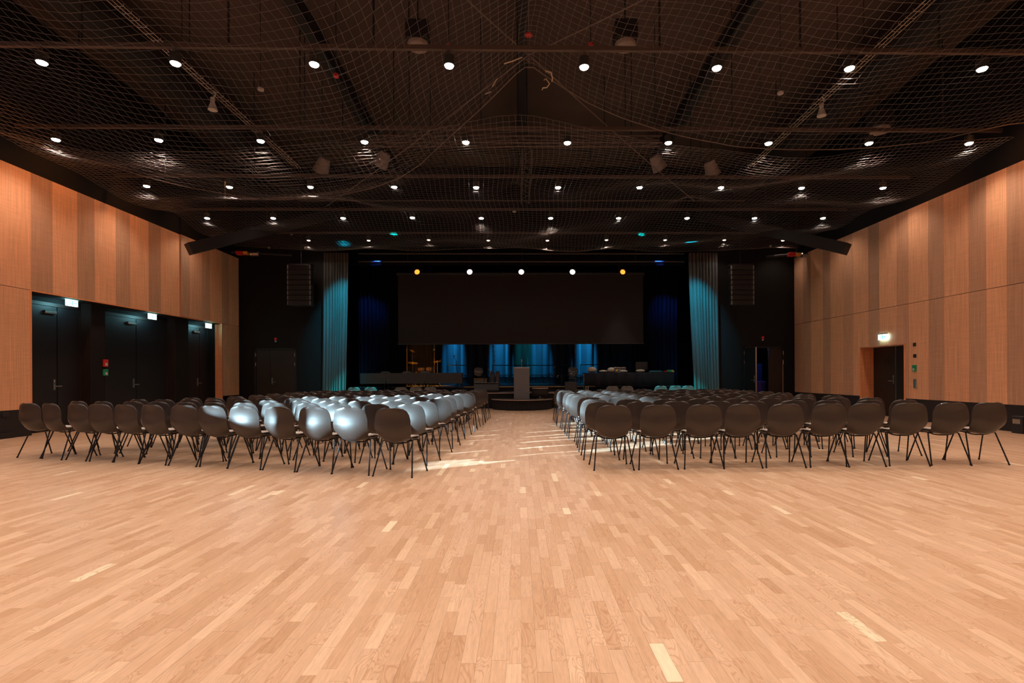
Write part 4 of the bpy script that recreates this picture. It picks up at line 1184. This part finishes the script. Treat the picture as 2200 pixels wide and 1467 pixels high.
# hoists by the wall corners
for sx, (p0, p1, pc), lab in ((-1, ((497, 541), (626, 548), (528, 544)), 'black motor hoist with red and orange labels at the left corner'), (1, ((1745, 543), (1646, 552), (1712, 547)), 'black motor hoist with red and orange labels at the right corner')):
    a = W(*p0, y=18.6); b = W(*p1, y=18.9); c = W(*pc, y=18.6)
    t = thing('motor_hoist', lab, 'hoist', (0, 0, 0))
    part_tube('tube', [a, b], 0.05, M['beam'], t)
    MB().box(c.x - 0.32, c.x - 0.08, c.y - 0.09, c.y + 0.09, c.z - 0.06, c.z + 0.07, 0.01).build('red_box', M['red'], t)
    MB().box(c.x - 0.06, c.x + 0.1, c.y - 0.1, c.y + 0.1, c.z - 0.05, c.z + 0.05, 0.01).build('orange_box', M['orange'], t)
    MB().lathe([(0.06, -0.16), (0.09, -0.14), (0.09, 0.14), (0.06, 0.16)], (c.x + 0.32, c.y, c.z - 0.02), 14, (1, 0, 0)).build('motor', M['steel'], t, True)
    part_tube('chain', [c, (c.x, c.y, ZC)], 0.012, M['beam'], t, 6)
    for px in (0.35, 0.8):
        q = a.lerp(b, px); part_tube('hanger_rod', [q, (q.x, q.y, ZC)], 0.01, M['beam'], t, 5)
for (px, py, lab) in ((578, 532, 'tiny pale lamp on the front wall near the left hoist'), (626, 503, 'tiny pale lamp on the front wall above the left array'), (1655, 529, 'tiny pale lamp on the front wall near the right hoist'), (1574, 489, 'tiny pale lamp high on the front wall at right')):
    c = W(px, py, y=YB - 0.1)
    t = thing('marker_lamp', lab, 'lamp', c)
    MB().lathe([(0.02, -0.03), (0.04, -0.02), (0.04, 0.02), (0.02, 0.03)], (0, 0, 0), 10, (0, -1, 0)).build('lens', M['white'], t, True)
    MB().box(-0.02, 0.02, 0.03, 0.1, -0.02, 0.02).build('bracket', M['beam'], t)

# ------------------------------------------------------------------ stage furniture
ZS, ZS2 = 0.6, 0.8
YT = 20.2
# three grey tables with modesty panels on the left of the stage
xs = [W(px, 810, y=YT).x for px in (773, 829, 912, 994)]
for k in range(3):
    a, b = xs[k] + 0.01, xs[k + 1] - 0.01
    t = thing('folding_table', ['grey table with hanging front panel, left of the three on stage', 'grey table with hanging front panel, middle of three on stage', 'grey table with hanging front panel, right of the three on stage'][k], 'table', ((a + b) / 2, YT + 0.3, ZS), 0, 'grey tables on the stage')
    w = (b - a) / 2
    MB().box(-w, w, -0.3, 0.35, 0.745, 0.775, 0.006).build('table_top', M['tabletop'], t)
    MB().box(-w + 0.005, w - 0.005, -0.31, -0.29, 0.36, 0.76).build('front_panel', M['tabletop'], t)
    for sx in (-w + 0.06, w - 0.06):
        for sy in (-0.24, 0.28):
            part_tube('leg', [(sx, sy, 0.0), (sx, sy, 0.745)], 0.018, M['beam'], t, 8)
for px, lab in ((825, 'chair back peeking over the left grey table'), (872, 'pale chair back peeking over the middle grey table'), (912, 'dim chair back peeking over the right grey table')):
    c = W(px, 800, y=YT + 0.95)
    chair(c.x, YT + 0.95, PI, lab, 'chairs behind the grey tables', ZS, PALESHELL)
# navy cloth table
xa, xb = W(1255, 810, y=YT).x, W(1448, 810, y=YT).x
t = thing('long_table', 'long table on the stage right under a navy cloth', 'table', ((xa + xb) / 2, YT + 0.35, ZS))
w = (xb - xa) / 2
MB().box(-w + 0.03, w - 0.03, -0.35, 0.4, 0.72, 0.75).build('table_top', M['tabletop'], t)
for sx in (-w + 0.08, -w + 0.16, 0, w - 0.12):
    for sy in (-0.3, 0.34):
        part_tube('leg', [(sx, sy, 0), (sx, sy, 0.72)], 0.018, M['steel'], t, 8)
cl = MB(); n = 60; vs = []; fs = []
per = []
for i in range(n + 1):
    per.append((-w + 2 * w * i / n, -0.37))
for (zz, dd) in ((0.758, 0.0), (0.74, 0.02), (0.5, 0.035), (0.22, 0.045)):
    for i, (x, y) in enumerate(per):
        vs.append((x, y - dd * (1 + 0.7 * math.sin(i * 0.9 + zz * 2)) , zz + (0.02 * math.sin(i * 0.35) if zz < 0.3 else 0)))
N1 = n + 1
for j in range(3):
    for i in range(n): fs.append((j * N1 + i, (j + 1) * N1 + i, (j + 1) * N1 + i + 1, j * N1 + i + 1))
vs += [(x, 0.42, 0.758) for x, y in per]
for i in range(n): fs.append((i, i + 1, 4 * N1 + i + 1, 4 * N1 + i))
c_ = cl.add(vs, fs).build('navy_tablecloth', M['cloth'], None, True)
c_.location = t.location; tag(c_, 'navy cloth draped over the long table on the right', 'tablecloth')
sd = c_.modifiers.new('cloth_thickness', 'SOLIDIFY'); sd.thickness = 0.006
ZTT = ZS + 0.765
def on_table(px, y=YT + 0.3): return W(px, 800, y=y).x
def bowl(px, r, h, label, name='covered_dish', cat='dish', m='pale'):
    t = thing(name, label, cat, (on_table(px), YT + 0.32, ZTT))
    MB().lathe([(r * 0.55, 0), (r * 0.95, h * 0.25), (r, h * 0.5)], (0, 0, 0), 18).build('bowl', M[m], t, True)
    MB().lathe([(r * 1.0, h * 0.5), (r * 0.92, h * 0.75), (r * 0.5, h * 0.95), (r * 0.08, h)], (0, 0, 0), 18).build('lid', M[m], t, True)
bowl(1272, 0.19, 0.23, 'large pale round dish with lid at the table left end')
bowl(1296, 0.17, 0.1, 'low pale dish with lid beside the large one')
bowl(1313, 0.15, 0.2, 'pale bowl under the small rack on the navy table')
bowl(1340, 0.16, 0.09, 'low pale dish in the middle of the navy table')
bowl(1376, 0.18, 0.12, 'pale blue dish in front of the monitor')
t = thing('sauce_bottle', 'brown bottle with a yellow label on the navy table', 'bottle', (on_table(1323), YT + 0.15, ZTT))
MB().lathe([(0.035, 0), (0.04, 0.02), (0.04, 0.13), (0.015, 0.18), (0.015, 0.24)], (0, 0, 0), 12).build('glass_body', M['drumshell'], t, True)
MB().lathe([(0.0405, 0.03), (0.042, 0.032), (0.042, 0.11), (0.0405, 0.112)], (0, 0, 0), 12).build('paper_label', M['yellow'], t, True)
t = thing('wire_rack', 'dark wire rack of cups in the middle of the table', 'rack', (on_table(1332), YT + 0.4, ZTT))
rk = MB()
for i in range(8):
    x = -0.22 + i * 0.063
    rk.tube([(x, -0.1, 0), (x, -0.1, 0.2)], 0.006, 5).tube([(x, 0.1, 0), (x, 0.1, 0.2)], 0.006, 5)
for z in (0.01, 0.1, 0.2):
    for y in (-0.1, 0.1): rk.tube([(-0.22, y, z), (0.22, y, z)], 0.006, 5)
rk.build('wires', M['steel'], t)
for (px, m, lab, hh) in ((1408, 'teal', 'teal flat cloth bundle on the right end of the table', 0.07), (1428, 'red', 'red small folded cloth on the table right end', 0.06), (1434, 'green', 'green small pot on the table right end', 0.1), (1441, 'orange', 'orange open box at the right edge of the table', 0.09)):
    t = thing('table_bundle', lab, 'bundle', (on_table(px), YT + 0.1 + 0.1 * (px % 3), ZTT))
    w_ = 0.28 if m == 'teal' else 0.1
    MB().box(-w_, w_, -0.07, 0.07, 0, hh * 0.6, 0.015).box(-w_ * 0.8, w_ * 0.75, -0.06, 0.06, hh * 0.6, hh, 0.015).build('folded_layers', M[m], t)
t = thing('desk_monitor', 'black flat monitor on the navy table before a pale board', 'monitor', (on_table(1381), YT + 0.5, ZTT))
MB().box(-0.24, 0.24, -0.02, 0.02, 0.1, 0.42, 0.006).build('display', M['blackbox'], t)
MB().box(-0.03, 0.03, 0.0, 0.03, 0, 0.12).box(-0.1, 0.1, -0.08, 0.1, 0.0, 0.012).build('stand', M['blackbox'], t)
c = W(1384, 785, y=22.6)
t = thing('pale_board', 'pale brown display board standing behind the monitor', 'board', (c.x, 22.6, ZS2))
MB().box(-0.5, 0.5, -0.015, 0.015, 0.35, 1.35, 0.004).build('board', M['greyplastic'], t)
for sx in (-0.45, 0.45): MB().tube([(sx, -0.2, 0), (sx, 0, 0.4), (sx, 0.2, 0)], 0.015, 6).build('foot', M['beam'], t)

# drum kit
dk = W(908, 800, y=23.4)
t = thing('drum_kit', 'drum kit lit amber behind the clear shield on the left', 'drum kit', (dk.x, 23.7, ZS2))
def drum(nm, x, y, z, r, h, axis, par):
    o = MB().lathe([(r * 0.98, -h / 2), (r, -h / 2 + 0.01), (r, h / 2 - 0.01), (r * 0.98, h / 2)], (x, y, z), 20, axis).build(nm, M['drumshell'], par, True)
    MB().lathe([(r * 1.01, -0.012), (r * 1.03, 0), (r * 1.01, 0.012)], Vector((x, y, z)) + Vector(axis) * h / 2, 20, axis).build('chrome_hoop', M['chrome'], o, True)
    MB().lathe([(r * 0.96, 0), (r * 0.97, 0.006), (r * 0.9, 0.008)], Vector((x, y, z)) + Vector(axis) * (h / 2 + 0.004), 20, axis).build('drum_head', M['drumwhite'], o)
    lg = MB()
    for k in range(8):
        a_ = 2 * PI * k / 8
        ax = Vector(axis); q = Vector((0, 0, 1)).rotation_difference(ax)
        e_ = q @ Vector((math.cos(a_) * r * 1.03, math.sin(a_) * r * 1.03, 0))
        cpt = Vector((x, y, z)) + e_
        lg.tube([cpt - ax * h * 0.42, cpt + ax * h * 0.42], 0.009, 5)
    lg.build('tension_rods', M['chrome'], o)
drum('bass_drum', 0.1, 0, 0.3, 0.28, 0.4, (0, -1, 0), t)
drum('tom_drum', -0.12, -0.1, 0.74, 0.15, 0.22, (0, 0, 1), t)
drum('tom_drum', 0.28, -0.1, 0.74, 0.16, 0.24, (0, 0, 1), t)
drum('floor_tom', 0.6, 0.15, 0.42, 0.2, 0.36, (0, 0, 1), t)
drum('snare_drum', -0.42, 0.1, 0.58, 0.17, 0.14, (0, 0, 1), t)
for (x, y, z, r, tx) in ((-0.5, -0.05, 1.06, 0.24, 0.14), (0.62, 0.0, 1.12, 0.2, -0.1), (-0.55, 0.1, 1.62, 0.14, 0.5), (-0.72, 0.2, 0.86, 0.17, 0.0)):
    cy = MB().lathe([(r, 0), (r * 0.5, 0.012), (r * 0.2, 0.02), (r * 0.16, 0.045), (0.01, 0.055)], (0, 0, 0), 24).build('cymbal', M['brass'], t, True)
    cy.location = (x, y, z); cy.rotation_euler = (0.2, tx, 0)
    MB().tube([(x, y, 0.0), (x, y, z)], 0.012, 6).tube([(x - 0.16, y, 0.0), (x, y, 0.3), (x + 0.16, y, 0)], 0.01, 6).build('cymbal_stand', M['chrome'], t, True)
t = thing('drum_shield', 'clear smoked acrylic shield with thin posts around the drums', 'shield', (dk.x, 22.9, ZS2))
w_ = 0.61
MB().box(-w_, w_, -0.006, 0.006, 0.0, 1.86).build('shield_panel', M['acrylic'], t)
for sx in (-w_, w_):
    MB().tube([(sx, 0, 0), (sx, 0, 1.9)], 0.022, 8).build('post', M['brass'], t, True)
    for z in (1.62,): MB().lathe([(0.03, -0.03), (0.04, 0), (0.03, 0.03)], (sx, -0.02, z), 10, (0, -1, 0)).build('clamp', M['white'], t, True)
lamp('drum_amber_lamp', 'SPOT', (dk.x + 0.1, 22.8, 6.2), 2600, (1.0, 0.5, 0.08), aim=(dk.x, 23.75, 1.3), spot_size=math.radians(30), spot_blend=0.7, shadow_soft_size=0.04)

lamp('table_fill', 'SPOT', (4.0, 20.2, 5.6), 170, (1.0, 0.86, 0.72), aim=(4.2, 20.45, 0.0), spot_size=math.radians(42), spot_blend=0.8, shadow_soft_size=0.08)  # unseen warm fill, added to lift the things on the navy table
lamp('backroom_fill', 'POINT', (9.2, 21.0, 2.6), 22, (0.15, 0.4, 1.0), shadow_soft_size=0.1)  # added blue light without a fixture, so the partition shows
lamp('drum_front_fill', 'SPOT', (dk.x, 22.97, 3.6), 900, (1.0, 0.55, 0.12), aim=(dk.x, 23.75, 1.4), spot_size=math.radians(42), spot_blend=0.6, shadow_soft_size=0.04)  # second amber light added only to brighten the drum kit
# amps, boxes, stands
def amp(px, y, z, w, h, label, mats=('blackbox', 'ampgrille'), trim=None, d=0.3, name='guitar_amplifier', cat='amplifier'):
    c = W(px, 800, y=y)
    t = thing(name, label, cat, (c.x, y, z))
    MB().box(-w / 2, w / 2, 0, d, 0, h, 0.012).build('cabinet', M[mats[0]], t)
    MB().box(-w / 2 + 0.03, w / 2 - 0.03, -0.012, 0.0, 0.03, h * 0.82).build('grille', M[mats[1]], t)
    if trim: MB().box(-w / 2 + 0.02, w / 2 - 0.02, -0.014, 0.0, h * 0.86, h * 0.96).build('control_strip', M[trim], t)
    MB().tube([(-0.08, d / 2, h), (-0.07, d / 2, h + 0.03), (0.07, d / 2, h + 0.03), (0.08, d / 2, h)], 0.01, 6).build('carry_handle', M['blackbox'], t, True)
amp(1032, 22.2, ZS2, 0.62, 0.36, 'silver fronted guitar amplifier with an orange strip', trim='orange')
amp(1057, 23.0, ZS2, 0.19, 0.62, 'narrow tall grey speaker left of the lectern', mats=('greyplastic', 'ampgrille'))
amp(1069, 23.0, ZS2, 0.17, 0.64, 'second narrow tall grey speaker nearer the lectern', mats=('greyplastic', 'ampgrille'))
amp(1227, 20.1, ZS, 0.47, 0.40, 'plain grey flight case right of the lectern', mats=('tabletop', 'tabletop'), name='flight_case', cat='case')
amp(827, 18.95, 0.0, 0.55, 0.72, 'low dark teal box between the pale chairs at left', mats=('teal', 'teal'), name='storage_box', cat='box')
amp(1386, 18.95, 0.0, 0.5, 0.70, 'low dark teal box before the navy table', mats=('teal', 'teal'), name='storage_box', cat='box')
# percussion drums
for (px, py, y, r, lab) in ((1028, 798, 23.3, 0.2, 'white drum in a wire basket above the amplifier'), (1231, 798, 22.8, 0.22, 'white drum on a stand right of the lectern')):
    c = W(px, py, y=y)
    t = thing('percussion_drum', lab, 'drum', (c.x, y, ZS2))
    hz = c.z - ZS2
    MB().lathe([(r * 0.8, -0.16), (r, -0.06), (r, 0.1), (r * 0.94, 0.12)], (0, 0, hz), 20, (0.15, -0.5, 1)).build('drum_body', M['drumwhite'], t, True)
    MB().lathe([(r * 1.02, -0.01), (r * 1.04, 0), (r * 1.02, 0.01)], (0, -0.02, hz - 0.02), 20, (0.15, -0.5, 1)).build('hoop', M['chrome'], t, True)
    MB().tube([(0, 0, hz - 0.12), (0, 0, 0.15)], 0.015, 6).tube([(-0.2, 0, 0), (0, 0, 0.25), (0.2, 0, 0)], 0.012, 6).tube([(0, -0.2, 0), (0, 0, 0.25), (0, 0.2, 0)], 0.012, 6).build('stand', M['chrome'], t, True)
    if px > 1100: MB().lathe([(r * 0.9, -0.012), (r * 0.92, 0), (r * 0.9, 0.012)], (0, 0, hz - 0.3), 20).build('yellow_ring', M['yellow'], t, True)
# microphone stands
def mic_stand(px, pytop, y, z0, label, lean=0.0, boom=None):
    c = W(px, pytop, y=y)
    t = thing('microphone_stand', label, 'microphone stand', (c.x, y, z0))
    h = c.z - z0
    MB().tube([(0, 0, 0.05), (lean, 0, h)], 0.013, 7).build('pole', M['beam'], t, True)
    for k in range(3):
        a_ = 2 * PI * k / 3 + 0.4
        MB().tube([(0, 0, 0.16), (0.26 * math.cos(a_), 0.26 * math.sin(a_), 0.01)], 0.01, 6).build('leg', M['beam'], t, True)
    if boom: MB().tube([(lean, 0, h), (lean + boom[0], 0, h + boom[1])], 0.009, 6).build('boom', M['beam'], t, True)
    e_ = Vector((lean + (boom[0] if boom else 0), 0, h + (boom[1] if boom else 0)))
    MB().lathe([(0.012, 0), (0.02, 0.04), (0.026, 0.09), (0.02, 0.12)], e_, 10, (0.2, -0.6, 0.6)).build('microphone', M['greyplastic'], t, True)
mic_stand(1062, 802, 20.6, ZS, 'microphone stand at the left front of the stage', 0.02, (-0.25, 0.1))
mic_stand(1039, 806, 20.5, ZS, 'short microphone stand by the black wedge', 0.05, (0.2, 0.08))
mic_stand(1181, 800, 20.4, ZS, 'microphone stand just right of the lectern', 0.0, (0.3, -0.2))
mic_stand(1206, 805, 20.9, ZS, 'microphone stand by the flight case', 0.0, (-0.3, 0.25))
mic_stand(985, 775, 22.4, ZS2, 'tall microphone stand behind the right grey table', -0.1, (-0.1, 0.15))
mic_stand(935, 780, 21.9, ZS2, 'microphone stand beside the drum shield', 0.0, (0.2, 0.05))
# vertical cable drops with connectors
for (px, py1, lab) in ((1059, 806, 'hanging black cable left of the lectern with clips'), (1234, 822, 'hanging black cable right of the lectern with clips')):
    a = W(px, 738, y=22.0); b = W(px + 2, py1, y=22.0)
    t = thing('hanging_cable', lab, 'cable', (0, 0, 0))
    part_tube('cable', [a, a.lerp(b, 0.4) + Vector((0.03, 0, 0)), b, (b.x, b.y, ZS2)], 0.012, M['cable'], t)
    part_tube('upper_cable', [a, (a.x, a.y, ZC)], 0.010, M['beam'], t, 6)
    for f in (0.1, 0.25, 0.4, 0.55):
        q = a.lerp(b, f) + Vector((0.03 * min(1, f / 0.4), 0, 0)); MB().lathe([(0.015, -0.04), (0.028, -0.02), (0.028, 0.02), (0.015, 0.04)], q, 8).build('connector', M['cable'], t, True)
# stage wedges
def wedge(px, w, y, z, label, m='blackbox'):
    c = W(px, 830, y=y)
    t = thing('stage_wedge', label, 'monitor speaker', (c.x, y, z))
    prof = [(-0.28, 0.0), (0.25, 0.0), (0.25, 0.2), (0.08, 0.38), (-0.2, 0.33), (-0.3, 0.1)]
    vs = [(-w / 2, a, b) for a, b in prof] + [(w / 2, a, b) for a, b in prof]; n = 6
    fs = [tuple(reversed(range(n))), tuple(range(n, 2 * n))] + [(i, (i + 1) % n, n + (i + 1) % n, n + i) for i in range(n)]
    MB().add(vs, [tuple(reversed(f)) for f in fs]).build('cabinet', M[m], t)
    MB().box(-w / 2 + 0.04, w / 2 - 0.04, 0.25, 0.262, 0.02, 0.18).build('grille', M['beam'], t)
    MB().box(-w / 2 + 0.02, w / 2 - 0.02, -0.2, 0.08, 0.375, 0.382).build('top_edge', M['lip'], t)
wedge(1046, 0.95, 20.2, ZS, 'long black wedge speaker on the stage left of the lectern')
c = W(1160, 830, y=19.3)
t = thing('confidence_monitor', 'black tilted screen on a low stand right of the lectern', 'monitor', (c.x, 19.4, 0.38))
dsp = MB().box(-0.31, 0.31, -0.03, 0.03, 0.10, 0.42, 0.01).build('display', M['blackbox'], t); dsp.rotation_euler = (0.35, 0, 0)
MB().box(-0.3, 0.3, -0.036, 0.03, 0.418, 0.428).build('top_edge', M['lip'], dsp)
MB().box(-0.24, 0.24, -0.034, -0.03, 0.2, 0.38).build('glass_front', M['tabletop'], dsp)
MB().tube([(0, 0.02, 0.02), (0, 0.0, 0.24)], 0.025, 8).lathe([(0.14, 0.0), (0.15, 0.01), (0.13, 0.02)], (0, 0, 0), 18).build('stand', M['steel'], t, True)
# rear railings on the stage
for (x0p, x1p, py, y, lab) in ((962, 1010, 784.5, 26.0, 'upper thin metal rail at the left of the blue backdrop'), (1058, 1120, 784.5, 26.0, 'upper thin metal rail left behind the lectern'), (1122, 1228, 784.5, 26.0, 'upper thin metal rail right behind the lectern'), (1247, 1290, 783.5, 26.0, 'upper thin metal rail at the right of the blue backdrop'),
                               (1070, 1254, 805.5, 25.0, 'lower long metal rail behind the lectern'), (994, 1016, 806, 25.0, 'lower short metal rail behind the grey tables')):
    a = W(x0p, py, y=y); b = W(x1p, py, y=y)
    t = thing('stage_rail', lab, 'rail')
    part_tube('rail', [a, b], 0.022, M['steel'], t)
    for q in (a, b): part_tube('post', [q, (q.x, q.y, ZS2)], 0.014, M['beam'], t, 6)
